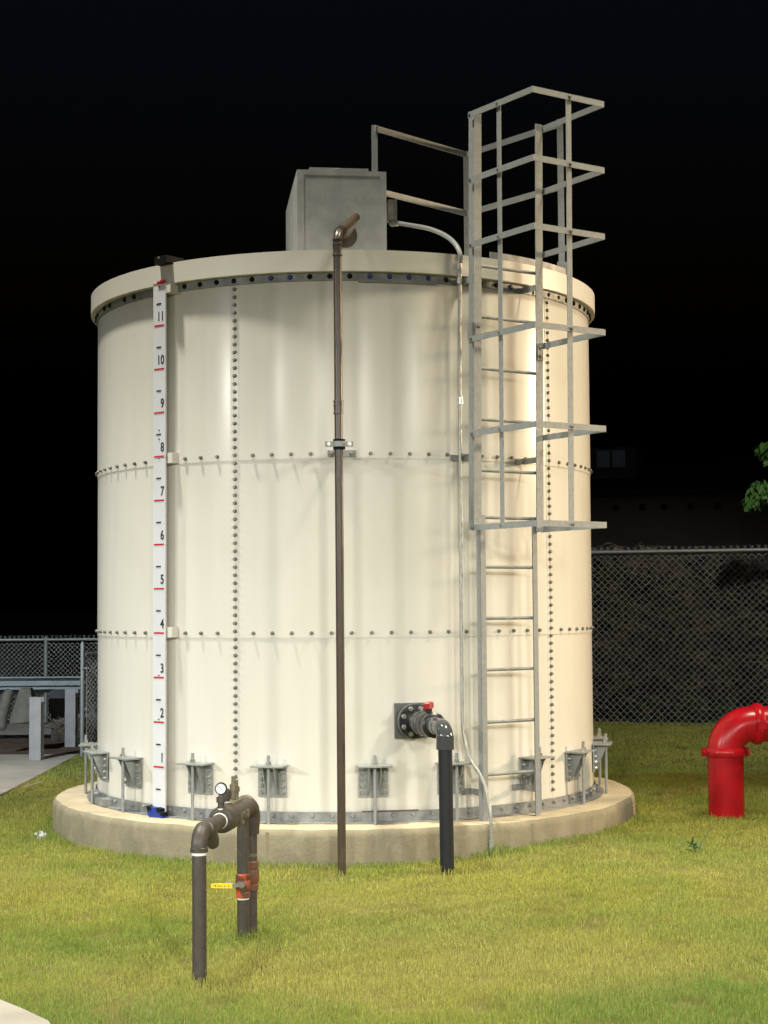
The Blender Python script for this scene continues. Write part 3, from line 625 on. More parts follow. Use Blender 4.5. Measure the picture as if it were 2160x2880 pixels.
# dial gauge
gs = bq(.43, .0)
mb = MB(); mb.lathe(bq(.43, 0, ZB + .035), UZ, [(0, .016), (.05, .015), (.05, .022), (.075, .022), (.075, .012), (.10, .010)], 12); part('gauge_stem', mb, M['iron'], bf)
mb = MB(); mb.lathe(bq(.43, 0, ZB + .05), UZ, [(0, .0165), (.007, .0165)], 14); part('thread_tape', mb, M['tape'], bf)
mb = MB(); mb.lathe(bq(.43, 0, ZB + .112), UZ, [(0, .014), (.005, .014)], 12); part('brass_nut', mb, M['fitlight'], bf)
gc = bq(.43, 0, ZB + .132); gd = Vector((-.02, -1, .03)).normalized(); gc = gc + UZ * .018
mb = MB(); mb.lathe(gc + gd * -.014, gd, [(0, .026), (0, .0285), (.024, .0285), (.028, .0275), (.028, .0240), (.022, .0235)], 32); pg = part('pressure_gauge', mb, M['black'], bf)
mb = MB(); mb.lathe(gc + gd * .0105, gd, [(0, .0245), (.001, .0245)], 32); part('dial_face', mb, M['dial'], pg, 0)
gx = UZ.cross(gd).normalized(); 
mb = MB(); gu = gd.cross(gx).normalized(); mb.bar(gc + gd * .0125 + gx * (-.013) + gu * .013, gc + gd * .0125 + gx * .006 - gu * .006, .0022, .0010, tuple(gd)); part('needle', mb, M['blackmark'], pg, 0)
mb = MB()
for k in range(11):
    a = R_(225 - 27 * k); mb.box(gc + gd * .0118 + (gx * math.cos(a) + gu * math.sin(a)) * .0195, (.0016, .0008, .004), Matrix((gx * math.sin(a) - gu * math.cos(a), -gd, gx * math.cos(a) + gu * math.sin(a))).transposed())
part('dial_ticks', mb, M['blackmark'], pg, 0)
# rear elbow and the two down pipes
mb = MB(); mb.tube(fillet([bq(L12 - .10), Vector((p3.x, p3.y, ZB)), Vector((p3.x, p3.y, .24))], .062, 12), [.046] * 1 + [.047] * 13 + [.040], 26); part('rear_elbow', mb, M['iron'], bf)
mb = MB(); mb.lathe(bq(L12 + .02), u, [(0, .046), (.004, .056), (.05, .056), (.054, .047)], 26); part('elbow_band', mb, M['fitlight'], bf)
mb = MB(); mb.tube([(p3.x, p3.y, -.36), (p3.x, p3.y, .25)], .0305, 24); part('rear_pipe', mb, M['iron'], bf)
mb = MB(); mb.tube([(p2.x, p2.y, -.36), (p2.x, p2.y, ZB - .01)], .0302, 24); part('middle_pipe', mb, M['iron'], bf)
def vlathe(nm, p, z, prof, m, n=24): 
    mb = MB(); mb.lathe((p.x, p.y, z), UZ, prof, n); return part(nm, mb, M[m], bf)
vlathe('ball_valve', p2, -.066, [(0, .031), (.004, .0365), (.03, .0365), (.034, .033), (.05, .0385), (.085, .0385), (.092, .034), (.096, .0365), (.118, .0365), (.122, .031)], 'orange', 20)
vlathe('ball_valve', p3, -.045, [(0, .031), (.004, .037), (.03, .037), (.034, .034), (.05, .039), (.10, .039), (.11, .034), (.114, .037), (.145, .037), (.15, .031)], 'rustvalve', 20)
vlathe('thread_tape', p2, -.072, [(0, .0312), (.007, .0325)], 'tape')
vlathe('paint_dab', p3, .128, [(0, .0312), (.016, .0318)], 'fitlight')
hx = Vector((p2.x, p2.y - .045, .003))
mb = MB(); mb.lathe(hx + Vector((-.005, .03, 0)), (0, -1, 0), [(0, .016), (.03, .016), (.03, .012), (.04, .010)], 6); part('handle_nut', mb, M['bolt_bright'], bf, 20)
mb = MB(); mb.box(hx + Vector((-.030, -.006, .003)), (.075, .006, .019)); mb.box(hx + Vector((-.068, -.004, .013)), (.03, .004, .010)); part('lever', mb, M['bolt_bright'], bf, 0)
mb = MB(); mb.prism([hx + Vector((x, -.013, z)) for x, z in ((-.050, .011), (-.148, .013), (-.155, .010), (-.158, .003), (-.155, -.006), (-.148, -.009), (-.050, -.011))], (0, .012, 0)); lv = part('lever_grip', mb, M['yellow'], bf, 0)
mb = MB(); mb.lathe(hx + Vector((-.135, -.0131, .002)), (0, -1, 0), [(0, .0042), (.0006, .0042)], 12)
for k, w in enumerate((.004, .003, .004, .003, .004)): mb.box(hx + Vector((-.122 + k * .0052, -.0133, .001 - .0005 * (k % 2))), (w, .0006, .004))
mb.box(hx + Vector((-.088, -.0133, 0)), (.006, .0006, .004)); mb.box(hx + Vector((-.068, -.0133, 0)), (.004, .0006, .005))
part('grip_print', mb, M['blackmark'], lv, 0)

# ------------------------------------------------------------------ red fire main
rp = Vector((2.82, -.674, 0)); rr_ = .133
redp = thing('red_fire_main', 'thick red painted pipe with grooved elbow at the right edge of the lawn', 'fire pipe', (rp.x, rp.y, -.2))
mb = MB(); mb.tube([(rp.x, rp.y, -.32), (rp.x, rp.y, .30)], rr_, 40); part('stand_pipe', mb, M['red'], redp)
rd = Vector((1, .0, 0)).normalized(); ez = .498
mb = MB(); mb.tube(fillet([(rp.x, rp.y, .27), (rp.x, rp.y, ez), Vector((rp.x, rp.y, ez)) + rd * .24], .205, 18), rr_, 40); part('elbow', mb, M['red'], redp)
mb = MB(); mb.tube([Vector((rp.x, rp.y, ez)) + rd * .20, Vector((rp.x, rp.y, ez)) + rd * 1.9], rr_, 40); part('cross_pipe', mb, M['red'], redp)
def coupling(c, a, nm='grooved_coupling'):
    mb = MB(); mb.lathe(Vector(c) - Vector(a) * .034, a, [(0, rr_ + .001), (.004, rr_ + .013), (.018, rr_ + .022), (.050, rr_ + .022), (.064, rr_ + .013), (.068, rr_ + .001)], 40); o = part(nm, mb, M['red'], redp); return o
c1 = coupling((rp.x, rp.y, .292), (0, 0, 1)); c2 = coupling(Vector((rp.x, rp.y, ez)) + rd * .238, rd)
for s in (-1, 1):
    mb = MB(); mb.box((rp.x + s * (rr_ + .026), rp.y - .0, .292), (.028, .055, .060)); mb.tube([(rp.x + s * (rr_ + .026), rp.y - .06, .292), (rp.x + s * (rr_ + .026), rp.y + .06, .292)], .012, 8); part('coupling_lug', mb, M['red'], c1, 20)
cc = Vector((rp.x, rp.y, ez)) + rd * .238
for s in (-1, 1):
    mb = MB(); mb.box(cc + Vector((0, -s * (rr_ + .024), 0)), (.060, .030, .055)); mb.tube([cc + Vector((0, -s * (rr_ + .026), -.05)), cc + Vector((0, -s * (rr_ + .026), .05))], .012, 8); part('coupling_lug', mb, M['red'], c2, 20)

# ------------------------------------------------------------------ chain link fences
def chainlink(name, label, a, b, h, cell, z0, wire, posts, toprail=True, group=None, barbs=True, lower=0.0):
    a = Vector((a[0], a[1], 0)); b = Vector((b[0], b[1], 0)); d = (b - a); L = d.length; d.normalize(); nrm = Vector((d.y, -d.x, 0))
    t = thing(name, label, 'fence', (a.x, a.y, z0), group)
    mb = MB(); nw = int(L / (cell / 2)) + 2; rows_ = int((h - .05) / (cell / 2))
    off = [nrm * (wire * .6), nrm * (-wire * .6)]
    for w in range(0, nw):
        pts = []
        for k in range(rows_ + 1):
            s = w * cell / 2 + (cell / 2 if (k + w) % 2 else 0)
            s += .006 * mnoise.noise(Vector((w * .7, k * .31, 3)))
            if s > L + .02: pass
            pts.append(a + d * s + nrm * (wire * .7 * (1 if k % 2 else -1)) + Vector((0, 0, z0 + lower + .03 + k * cell / 2 + .004 * mnoise.noise(Vector((w * .5, k * .4, 9))))))
        if w % 2 == 0: continue
        mb.tube(pts, wire, 3, False)
    for w in range(0, nw):
        if w % 2: continue
        pts = []
        for k in range(rows_ + 1):
            s = w * cell / 2 + (cell / 2 if (k + w + 1) % 2 == 0 else 0)
            pts.append(a + d * s + nrm * (wire * .7 * (-1 if k % 2 else 1)) + Vector((0, 0, z0 + lower + .03 + k * cell / 2)))
        mb.tube(pts, wire, 3, False)
    part('chain_link_mesh', mb, M['wire'], t, 0)['kind'] = 'stuff'
    if toprail:
        mb = MB(); mb.tube([a + Vector((0, 0, z0 + h)), b + Vector((0, 0, z0 + h))], .022, 12); part('top_rail', mb, M['fence'], t)
        if barbs:
            mb = MB()
            for k in range(int(L / cell) + 1):
                p = a + d * (k * cell) + Vector((0, 0, z0 + h + .012)) - nrm * .026
                for s in (-.5, .5): mb.tube([p, p + d * (s * .03) + Vector((0, 0, .045 + .01 * random.random()))], wire * .8, 3, False)
            part('wire_ends', mb, M['wire'], t, 0)['kind'] = 'stuff'
    for s in posts:
        mb = MB(); p = a + d * s; mb.tube([p + Vector((0, 0, z0 - .1)), p + Vector((0, 0, z0 + h + .03)), p + Vector((0, 0, z0 + h + .05))], [.03, .03, .012], 14); part('post', mb, M['fence'], t)
    return t
chainlink('chain_link_fence', 'tall chain link fence with dry vines on the right behind the tank', (1.6, 8.95), (8.2, 7.05), 2.28, .088, -.20, .0043, [.0, 1.55, 5.0])
chainlink('chain_link_fence', 'low chain link fence far behind the steel posts on the left', (-8.4, 11.0), (1.5, 11.3), 1.20, .068, -.27, .0036, [1.0, 4.0, 7.0], barbs=True)
gp_ = thing('gate_fence', 'low chain link panel with round steel end post behind the left tank edge', 'fence', (-2.985, 5.7, -.27))
mb = MB(); mb.tube([(-2.985, 5.7, -.35), (-2.985, 5.7, .985), (-2.985, 5.7, 1.005), (-2.985, 5.7, 1.015)], [.0235, .0235, .017, .004], 16); part('end_post', mb, M['fence'], gp_)
ga, gb = Vector((-2.96, 5.72, 0)), Vector((-2.1, 7.6, 0)); gdv = (gb - ga).normalized()
mb = MB(); mb.tube([ga + Vector((0, 0, .87)), gb + Vector((0, 0, .87))], .019, 12); part('top_rail', mb, M['fence'], gp_)
mb = MB()
for w in range(int((gb - ga).length / .034)):
    pts = [ga + gdv * (w * .034 + (.034 if (k + w) % 2 else 0)) + Vector((0, 0, -.24 + k * .034)) for k in range(34)]
    mb.tube(pts, .0022, 3, False)
part('chain_link_mesh', mb, M['wire'], gp_, 0)['kind'] = 'stuff'
for z in (.70, .24, -.18):
    mb = MB(); mb.lathe((-2.985, 5.7, z), UZ, [(0, .024), (0, .027), (.022, .027), (.022, .024)], 14); mb.box((-2.955, 5.70, z + .011), (.05, .012, .02)); part('tension_band', mb, M['fence'], gp_)
mb = MB(); mb.tube([(-2.935, 5.70, -.22), (-2.935, 5.70, .72)], .004, 6); part('tension_bar', mb, M['fence'], gp_)

# dry vines and brush tangled in the right fence
mb = MB(); fa = Vector((1.6, 8.95, 0)); fb_ = Vector((8.2, 7.05, 0)); fd = (fb_ - fa).normalized(); fn = Vector((fd.y, -fd.x, 0))
for i in range(1500):
    s = random.uniform(1.3, 6.2); z = random.random() ** .8 * 2.35 - .2; dep = random.uniform(-.03, .28)
    p = fa + fd * s - fn * dep + Vector((0, 0, z)); ang = random.uniform(-1.9, 1.9) + math.pi / 2; pts = [p]; L = random.uniform(.15, .75); n = 5
    for k in range(n):
        ang += random.gauss(0, .28); p = p + (fd * math.cos(ang) + Vector((0, 0, math.sin(ang)))) * (L / n) - fn * random.gauss(0, .015)
        if p.z > 2.14: break
        if p.z < -.2: break
        pts.append(p)
    if len(pts) > 2: mb.tube(pts, [random.uniform(.0014, .0034) * (1 - .5 * k / len(pts)) for k in range(len(pts))], 3, False)
for i in range(30):
    s = random.uniform(1.5, 2.6); p = fa + fd * s + Vector((0, 0, 2.1)); pts = [p]
    for k in range(4): p = p + fd * random.gauss(.0, .05) + Vector((0, 0, random.gauss(.012, .02))); pts.append(p)
    mb.tube(pts, .0022, 3, False)
o = part('dry_vines', mb, M['twig'], smooth=0); tag(o, 'dry brown vines tangled through the tall chain link fence', 'vines', kind='stuff')
# leafy undergrowth behind the fence
def leaves(mb, c, n, rx, ry, rz, ll, lw, droop=.5):
    for i in range(n):
        v = Vector((random.gauss(0, 1), random.gauss(0, 1), random.gauss(0, 1))); v = v.normalized() * (random.random() ** .4)
        p = Vector(c) + Vector((v.x * rx, v.y * ry, v.z * rz)); a = random.uniform(0, 2 * math.pi)
        d = Vector((math.cos(a), math.sin(a), -droop + random.gauss(0, .35))).normalized(); w = d.cross(Vector((random.gauss(0, .4), random.gauss(0, .4), 1))).normalized(); s = random.uniform(.7, 1.2)
        nrm = w.cross(d)
        q = [p, p + d * ll * s * .35 + w * lw * s * .5 + nrm * ll * .05, p + d * ll * s * .75 + w * lw * s * .38, p + d * ll * s - nrm * ll * .06, p + d * ll * s * .75 - w * lw * s * .38, p + d * ll * s * .35 - w * lw * s * .5 + nrm * ll * .05]
        mb.add(q, [(0, 1, 2, 5), (5, 2, 4), (2, 3, 4)])
mb = MB()
for (s, z, n, r) in ((5.0, .1, 320, .35), (4.4, .0, 260, .3), (3.5, -.05, 200, .3), (5.2, .95, 150, .22), (2.4, -.05, 160, .3), (5.6, .3, 250, .4), (3.0, .0, 160, .3)):
    leaves(mb, fa + fd * s - fn * .35 + Vector((0, 0, z)), n, r, .25, r * .8, .11, .022, .1)
o = part('undergrowth', mb, M['weed'], smooth=0); tag(o, 'dark green undergrowth at the foot of the tall chain link fence', 'undergrowth', kind='stuff')
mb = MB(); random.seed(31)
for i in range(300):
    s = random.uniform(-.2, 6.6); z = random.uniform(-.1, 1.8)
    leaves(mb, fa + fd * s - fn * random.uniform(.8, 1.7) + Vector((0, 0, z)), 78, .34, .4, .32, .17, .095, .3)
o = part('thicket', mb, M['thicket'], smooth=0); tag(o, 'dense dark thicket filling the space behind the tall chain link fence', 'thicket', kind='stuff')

# ------------------------------------------------------------------ things stored on the left behind the tank
def ibeam(mb, c, z0, z1, w, d, tf):
    x, y = c
    for s in (-1, 1): mb.box((x, y + s * (d / 2 - tf / 2), (z0 + z1) / 2), (w, tf, z1 - z0))
    mb.box((x, y, (z0 + z1) / 2), (tf, d - 2 * tf - .001, z1 - z0))
for (x, y, lab, z0) in ((-3.385, 5.14, 'grey steel post standing on the concrete slab, nearer of two', -.27), (-3.295, 6.85, 'grey steel post under the blue grey beam, farther of two', -.27)):
    t = thing('steel_post', lab, 'post', (x, y, z0), 'grey steel posts at left'); 
    mb = MB(); mb.box((x - .012, y - .05, z0 + .345), (.125, .014, .69)); part('front_flange', mb, M['steelpost'], t, 0)
    mb = MB(); mb.box((x - .012, y + .05, z0 + .345), (.155, .014, .688)); part('rear_flange', mb, M['steelpost'], t, 0)
    mb = MB(); mb.box((x - .012, y, z0 + .344), (.014, .085, .685)); part('web', mb, M['steelpost'], t, 0)
beam = thing('steel_beam', 'long blue grey steel beam resting on the left steel post', 'beam', (-4.2, 6.9, .42))
mb = MB(); mb.box((-4.75, 6.95, .515), (3.2, .014, .078)); part('web', mb, M['bluebeam'], beam, 0)
for z in (.47, .56):
    mb = MB(); mb.box((-4.75, 6.95, z), (3.2, .15, .016)); part('flange', mb, M['bluebeam'], beam, 0)
mb = MB(); mb.box((-4.75, 6.97, .44), (3.1, .11, .05)); part('lower_angle', mb, M['bluebeam'], beam, 0)
ch = thing('metal_chute', 'grey flared sheet metal chute hanging under the beam', 'chute', (-3.60, 6.1, -.0))
mb = MB(); tp = [(-3.76, 6.05, .47), (-3.64, 6.05, .47), (-3.64, 6.2, .47), (-3.76, 6.2, .47)]; bt = [(-3.87, 5.95, .07), (-3.555, 5.95, .10), (-3.555, 6.3, .10), (-3.87, 6.3, .07)]
mb.add(tp + bt, [(0, 1, 5, 4), (1, 2, 6, 5), (2, 3, 7, 6), (3, 0, 4, 7), (0, 3, 2, 1), (4, 5, 6, 7)]); part('flared_sheet', mb, M['tarp'], ch, 0)
tb = thing('canvas_roll', 'rolled grey canvas tube leaning at the far left edge under the beam', 'canvas roll', (-3.83, 5.9, -.05))
mb = MB(); mb.tube([(-3.86, 6.0, .44), (-3.89, 5.95, .38), (-3.93, 5.9, .16), (-3.925, 5.88, .04), (-3.915, 5.88, .0)], [.05, .066, .062, .055, .022], 14); part('canvas', mb, M['tarp'], tb)
ps = thing('pale_panel', 'pale blue grey sheet leaning tilted behind the flared chute', 'panel', (-3.8, 7.4, .2))
mb = MB(); mb.prism([(-5.2, 7.3, .44), (-3.44, 7.3, .44), (-3.80, 7.3, .32), (-5.2, 7.3, .22)], (0, .02, 0)); part('sheet', mb, M['palesheet'], ps, 0)
db = thing('dark_bin', 'dark square bin standing behind the farther steel post', 'bin', (-3.55, 7.8, -.05))
mb = MB(); mb.box((-3.555, 7.8, .25), (.33, .3, .36)); part('bin_body', mb, M['darkblock'], db, 0)
mb = MB(); mb.box((-3.555, 7.8, .44), (.35, .32, .03)); part('bin_rim', mb, M['darkblock'], db, 0)
mb = MB(); mb.box((-3.555, 7.8, -.1), (.28, .26, .34)); part('bin_stand', mb, M['darkblock'], db, 0)
def rock(c, s, seed):
    bm = bmesh.new(); bmesh.ops.create_icosphere(bm, subdivisions=2, radius=1)
    for v in bm.verts: k = 1 + .45 * mnoise.noise(v.co * 1.3 + Vector((seed, seed, 0))); v.co = Vector((v.co.x * s[0] * k + c[0], v.co.y * s[1] * k + c[1], v.co.z * s[2] * k + c[2]))
    mb = MB(); mb.add([v.co[:] for v in bm.verts], [tuple(v.index for v in f.verts) for f in bm.faces]) if bm.verts.index_update() is None else 0; bm.free(); return mb
for i, (c, s, lab) in enumerate((((-3.55, 10.0, -.18), (.16, .14, .11), 'pale broken concrete lump beside the dark bin'), ((-3.30, 10.2, -.18), (.14, .12, .12), 'pale concrete lump touching the farther steel post'), ((-3.78, 10.3, -.19), (.13, .13, .09), 'pale concrete lump left of the dark bin'))):
    o = part('concrete_lump', rock(c, s, i * 3.1), M['rubble'], smooth=0); tag(o, lab, 'rubble', 'pale concrete lumps')
o = part('brush_heap', rock((-3.32, 7.7, -.22), (.34, .28, .20), 4.4), M['brush'], smooth=0); tag(o, 'low dark heap of brush and soil between the two steel posts', 'brush heap')
mb = MB()
for i in range(260):
    p = Vector((random.gauss(-3.32, .2), random.gauss(7.65, .16), random.uniform(-.2, -.02))); a = random.uniform(0, math.pi); pts = [p, p + Vector((math.cos(a) * .07, random.gauss(0, .04), abs(math.sin(a)) * .07)), p + Vector((math.cos(a) * .14, random.gauss(0, .04), abs(math.sin(a)) * .10))]
    mb.tube(pts, .004, 3, False)
tg = part('twigs', mb, M['twig'], o, 0); tg['kind'] = 'stuff'

# ------------------------------------------------------------------ litter and weed
def scatter_sheet(c, r, seed, n=7):
    mb = MB(); random.seed(seed)
    for i in range(n):
        p = Vector(c) + Vector((random.gauss(0, r * .45), random.gauss(0, r * .45), random.uniform(0, r * .9))); a = [Vector((random.gauss(0, 1), random.gauss(0, 1), random.gauss(0, 1))).normalized() * r * random.uniform(.35, .6) for _ in range(3)]
        mb.add([p, p + a[0], p + a[0] * .6 + a[1] * .9, p + a[1], p - a[2] * .6], [(0, 1, 2), (0, 2, 3), (0, 3, 4), (0, 4, 1)])
    return mb
o = part('crumpled_paper', scatter_sheet((-2.19, -.90, -.258), .040, 3, 22), M['paper'], smooth=0); tag(o, 'crumpled white paper scrap lying in the grass on the left', 'litter'); random.seed(21)
mb = MB(); mb.bar((-2.94, 2.2, -.235), (-2.83, 2.42, -.215), .035, .012); o = part('wood_scrap', mb, M['stick'], smooth=0); tag(o, 'short pale wood scrap lying in the grass near the slab', 'stick')
wt = thing('broadleaf_weed', 'dark green weed with a thin seed stalk in the lawn below the red pipe', 'weed', (2.225, -2.371, -.2))
mb = MB()
for k in range(14): leaves(mb, (2.19 + random.gauss(0, .05), -2.37 + random.gauss(0, .03), -.185 + random.uniform(0, .04)), 1, .01, .01, .01, .085, .013, -.7)
part('leaves', mb, M['weed'], wt, 0)
mb = MB(); mb.tube([(2.23, -2.37, -.2), (2.26, -2.36, -.12), (2.31, -2.35, -.05), (2.35, -2.34, -.03)], [.003, .0025, .002, .001], 5); part('seed_stalk', mb, M['weed'], wt, 0)

# ------------------------------------------------------------------ tree at the right edge
tree = thing('leafy_tree', 'tree with drooping bright green leaves reaching in from the right edge', 'tree', (6.0, 5.6, -.2))
mb = MB(); trunk = [(6.0, 5.6, -.3), (5.98, 5.6, .6), (6.05, 5.58, 1.5), (6.0, 5.6, 2.4), (6.05, 5.65, 3.3)]; mb.tube(trunk, [.14, .11, .09, .07, .04], 12)
limbs = [((6.0, 5.6, 1.7), (5.5, 5.5, 2.3), (5.0, 5.4, 2.55), (4.7, 5.35, 2.55)), ((6.0, 5.6, 2.2), (5.6, 5.5, 2.8), (5.2, 5.4, 3.2), (4.95, 5.4, 3.2)), ((6.0, 5.6, 2.4), (6.5, 5.8, 3.0), (6.9, 5.9, 3.4)), ((6.0, 5.6, 3.0), (5.8, 5.7, 3.7), (5.5, 5.6, 4.1)), ((6.0, 5.6, 2.0), (6.3, 6.0, 2.6), (6.5, 6.4, 3.1)), ((6.0, 5.6, 1.8), (6.2, 5.2, 2.3), (6.4, 4.9, 2.8))]
for l in limbs: mb.tube(smoothpath([Vector(p) for p in l], 1), [.035 * (1 - .75 * k / (len(smoothpath([Vector(p) for p in l], 1)) - 1)) for k in range(len(smoothpath([Vector(p) for p in l], 1)))], 7)
part('trunk', mb, M['bark'], tree)
mb = MB(); random.seed(5)
for c, n, r in (((4.74, 5.32, 2.66), 110, .14), ((4.60, 5.35, 2.57), 40, .09), ((4.68, 5.3, 2.72), 70, .11), ((4.86, 5.3, 2.63), 110, .17), ((4.85, 5.4, 3.14), 130, .16), ((5.05, 5.35, 3.2), 160, .24), ((5.15, 5.4, 2.62), 160, .26), ((5.5, 5.5, 2.9), 240, .4), ((5.6, 5.6, 3.9), 260, .45), ((6.8, 5.9, 3.4), 300, .5), ((6.0, 5.6, 3.7), 300, .5), ((6.5, 6.3, 3.1), 260, .45), ((6.4, 4.95, 2.8), 260, .42)):
    leaves(mb, c, n, r, r, r * .72, .13, .042, 1.0)
part('crown', mb, M['leaf'], tree, 0)

# ------------------------------------------------------------------ dark house beyond the fence
hs = thing('dark_house', 'unlit house with low red roof and upper window beyond the right fence', 'house', (9, 24, -.3))
ha = Vector((2.5, 25.2, 0)); hb_ = Vector((16.5, 21.0, 0)); hdv = (hb_ - ha).normalized(); hn = Vector((hdv.y, -hdv.x, 0)); HL = (hb_ - ha).length
def hp_(s, o, z): return ha + hdv * s + hn * o + Vector((0, 0, z))
HR = Matrix((hdv, -hn, UZ)).transposed()
mb = MB(); mb.box(hp_(HL / 2, -3, 1.85), (HL, 6, 4.3), HR); part('wall', mb, M['housewall'], hs, 0)
mb = MB(); mb.prism([hp_(-.3, .45, 3.98), hp_(-.3, -3, 4.85), hp_(-.3, -6.45, 3.98), hp_(-.3, -6.45, 3.88), hp_(-.3, .45, 3.88)], hdv * (HL + .6)); rf = part('roof', mb, M['houseroof'], hs, 0)
mb = MB(); mb.box(hp_(3.3, -1.8, 4.60), (1.9, 1.5, 1.0), HR); dm = part('dormer', mb, M['housewall'], hs, 0)
for s in (3.49, 3.86):
    mb = MB(); mb.box(hp_(s, -1.03, 4.83), (.31, .03, .40), HR); w_ = part('window', mb, M['housewin'], hs, 0)
for s in (2.3, 2.85, 3.9, 4.5, 5.0, 5.6, 6.2):
    mb = MB(); mb.box(hp_(s, .012, 3.60), (.14, .03, .14), HR); part('wall_vent', mb, M['darkhole'], hs, 0)

# ------------------------------------------------------------------ lawn grass: one mesh of blades
def grass():
    f = CAM_F; yaw = CAM_Y; pts = []
    bands = ((5.4, 7.5, 14000), (7.5, 9.5, 11000), (9.5, 12, 7500), (12, 15.5, 5200), (15.5, 21.8, 2600))
    X = []; Y = []; 
    for d0, d1, dens in bands:
        w0 = -.335; w1 = .335; area = (w1 - w0) * (d1 * d1 - d0 * d0) / 2; n = int(area * dens)
        d = np.sqrt(rng.uniform(d0 * d0, d1 * d1, n)); a = rng.uniform(w0, w1, n)
        # lateral coordinate about the view axis
        x = d * math.sin(yaw) + a * d * math.cos(yaw); y = -CAM_D + d * math.cos(yaw) - a * d * math.sin(yaw)
        X.append(x); Y.append(y)
    x = np.concatenate(X); y = np.concatenate(Y); r = np.hypot(x, y)
    keep = (r > PADR + .012) & ~((x < -3.05) & (y > 1.15)) & (y < np.where(x > 0, 8.9, 5.75))
    def poly_in(px, py, poly):
        ins = np.zeros(len(px), bool); j = len(poly) - 1
        for i in range(len(poly)):
            xi, yi = poly[i]; xj, yj = poly[j]
            c = ((yi > py) != (yj > py)) & (px < (xj - xi) * (py - yi) / (yj - yi + 1e-12) + xi); ins ^= c; j = i
        return ins
    keep &= ~poly_in(x, y, [(-1.47, -5.70), (-1.34, -5.865), (-1.20, -6.06), (-.9, -6.9), (-2.8, -6.9), (-2.8, -5.0), (-2.0, -5.2)])
    for k in np.nonzero(keep)[0][::1]:
        if mnoise.noise(Vector((x[k] * 4.5, y[k] * 4.5, 12.2))) > .42 and rng.random() < .55: keep[k] = False
    x = x[keep]; y = y[keep]; n = len(x); r = np.hypot(x, y); d = np.hypot(x, y + CAM_D)
    # patch noise
    def fbm(s, o):
        out = np.zeros(n)
        for k in range(n): out[k] = 0
        return out
    g = {}
    cell = .05; ix = np.floor(x / cell).astype(int); iy = np.floor(y / cell).astype(int)
    key = ix * 100003 + iy; uk, inv = np.unique(key, return_inverse=True)
    pn = np.empty(len(uk)); pm = np.empty(len(uk)); ph = np.empty(len(uk))
    fx = np.zeros(len(uk)); fy = np.zeros(len(uk)); fx[inv] = ix * cell; fy[inv] = iy * cell
    for k in range(len(uk)):
        pn[k] = .6 * mnoise.noise(Vector((fx[k] * .75, fy[k] * .55, 1.7))) + .35 * mnoise.noise(Vector((fx[k] * 2.1, fy[k] * 1.5, 5.1))) + .2 * mnoise.noise(Vector((fx[k] * 6, fy[k] * 5, 8.1)))
        pm[k] = .7 * mnoise.noise(Vector((fx[k] * 1.1 + 9, fy[k] * .8, 3.3))) + .4 * mnoise.noise(Vector((fx[k] * 3.7, fy[k] * 3.1 + 4, 2.2)))
        ph[k] = mnoise.noise(Vector((fx[k] * 4.5, fy[k] * 4.5, 12.2)))
    pn = pn[inv] + rng.normal(0, .10, n); pm = pm[inv] + rng.normal(0, .08, n); ph = ph[inv]
    nearpad = np.clip(1 - (r - PADR) / .16, 0, 1)
    nearpipe = np.zeros(n)
    for (px_, py_, rr) in ((-.034, -2.543, .10), (.622, -2.575, .13), (-.66, -5.348, .16), (-.523, -4.441, .14), (-.473, -4.34, .14), (2.82, -.674, .22), (.966, -2.045, .15)):
        q = np.hypot(x - px_, y - py_); nearpipe = np.maximum(nearpipe, np.clip(1 - q / rr, 0, 1))
    green = np.clip(.30 + .95 * pm + .35 * nearpad + .35 * nearpipe + .5 * np.clip((-5.35 - y) / .6, 0, 1) + .35 * np.clip((-5.4 - y) / .4, 0, 1) * np.clip((-.3 - x) / .5, 0, 1), 0, 1)
    dry = np.clip(.36 + .85 * pn - .4 * nearpad - .3 * np.clip((-5.5 - y) / .6, 0, 1), 0, 1)
    h = .015 + .009 * rng.random(n) + .009 * np.clip(-ph, -1, .6) + .040 * nearpad * rng.random(n) ** .8 + .075 * nearpipe * rng.random(n) + .010 * green
    tall = rng.random(n) < .025; h = np.where(tall, h * 1.6, h); h = np.clip(h, .014, .11)
    wd_ = (.0021 + .0016 * rng.random(n)) * np.clip(d / 8.0, .85, 2.0)
    z = np.array([-.28 + .08 * 0] * n); tt = np.clip((x - .2) / 1.6, 0, 1); z = -.28 + .08 * tt * tt * (3 - 2 * tt)
    z = z + .004
    az = rng.uniform(0, 2 * math.pi, n); ln_ = np.abs(rng.normal(.45, .28, n)); dx = np.cos(az); dy = np.sin(az)
    wa_ = rng.uniform(0, math.pi, n); wx = np.cos(wa_) * wd_ * .5; wy = np.sin(wa_) * wd_ * .5
    V = np.empty((n, 5, 3))
    V[:, 0] = np.stack([x - wx, y - wy, z - .006], 1); V[:, 1] = np.stack([x + wx, y + wy, z - .006], 1)
    mx = x + dx * ln_ * h * .35; my = y + dy * ln_ * h * .35; mz = z + h * .62
    V[:, 2] = np.stack([mx + wx * .8, my + wy * .8, mz], 1); V[:, 3] = np.stack([mx - wx * .8, my - wy * .8, mz], 1)
    V[:, 4] = np.stack([x + dx * ln_ * h, y + dy * ln_ * h, z + h * np.clip(1.02 - .25 * ln_, .4, 1)], 1)
    # real blade colours: straw, yellow green, deep green
    straw = np.array([.46, .415, .155]); yg = np.array([.385, .395, .088]); dg = np.array([.20, .30, .064])
    colr = yg[None] * (1 - green[:, None]) + dg[None] * green[:, None]
    isdry = np.clip(dry + rng.normal(0, .22, n), 0, 1)[:, None] ** 1.3 * .85
    colr = colr * (1 - isdry) + straw[None] * isdry
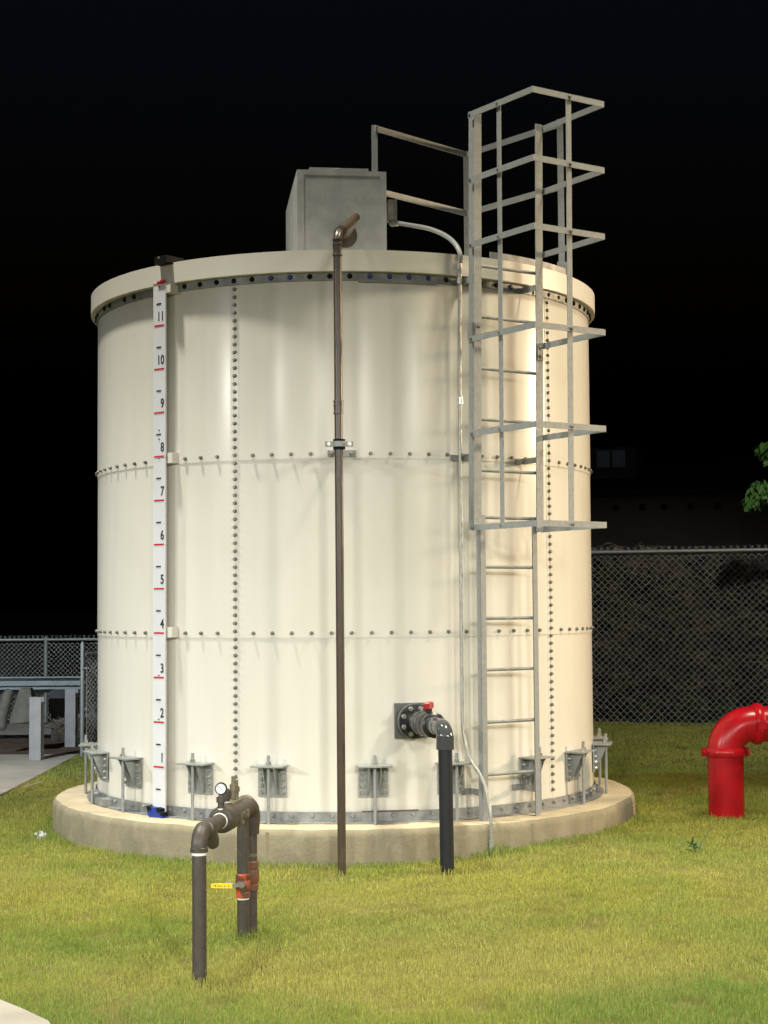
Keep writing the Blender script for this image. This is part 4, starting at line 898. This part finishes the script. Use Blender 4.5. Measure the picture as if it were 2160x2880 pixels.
    thin = np.clip((ph - .28) * 2.2, 0, 1) * np.clip(1 - nearpad - nearpipe, 0, 1)
    colr = colr * (1 - .5 * thin[:, None]) + np.array([.16, .125, .05])[None] * (.5 * thin[:, None])
    colr *= rng.uniform(.74, 1.2, n)[:, None]
    me = bpy.data.meshes.new('lawn_grass')
    me.vertices.add(n * 5); me.vertices.foreach_set('co', V.reshape(-1).astype(np.float32))
    base = (np.arange(n) * 5)[:, None]
    quad = (base + np.array([0, 1, 2, 3])); tri = (base + np.array([3, 2, 4]))
    loops = np.concatenate([quad, tri], 1).reshape(-1)
    me.loops.add(len(loops)); me.loops.foreach_set('vertex_index', loops.astype(np.int32))
    starts = np.stack([np.arange(n) * 7, np.arange(n) * 7 + 4], 1).reshape(-1); tot = np.tile([4, 3], n)
    me.polygons.add(n * 2); me.polygons.foreach_set('loop_start', starts.astype(np.int32)); me.polygons.foreach_set('loop_total', tot.astype(np.int32))
    me.update(calc_edges=True)
    at_ = me.color_attributes.new('blade', 'FLOAT_COLOR', 'POINT')
    ca = np.ones((n * 5, 4), np.float32); ca[:, :3] = np.repeat(colr, 5, 0); at_.data.foreach_set('color', ca.reshape(-1))
    m = bpy.data.materials.new('grass_blade'); m.use_nodes = True; t = m.node_tree; t.nodes.clear()
    a = nd(t, 'ShaderNodeAttribute', attribute_name='blade'); df = nd(t, 'ShaderNodeBsdfDiffuse'); tr = nd(t, 'ShaderNodeBsdfTranslucent'); mxs = nd(t, 'ShaderNodeMixShader'); mxs.inputs[0].default_value = .28; o_ = nd(t, 'ShaderNodeOutputMaterial')
    t.links.new(a.outputs['Color'], df.inputs['Color']); t.links.new(a.outputs['Color'], tr.inputs['Color']); t.links.new(df.outputs[0], mxs.inputs[1]); t.links.new(tr.outputs[0], mxs.inputs[2]); t.links.new(mxs.outputs[0], o_.inputs[0])
    me.materials.append(m); o = bpy.data.objects.new('lawn_grass', me); COL.objects.link(o)
    tag(o, 'short patchy yellow green lawn grass around the tank pad', 'grass', kind='stuff'); print('blades', n)
grass()
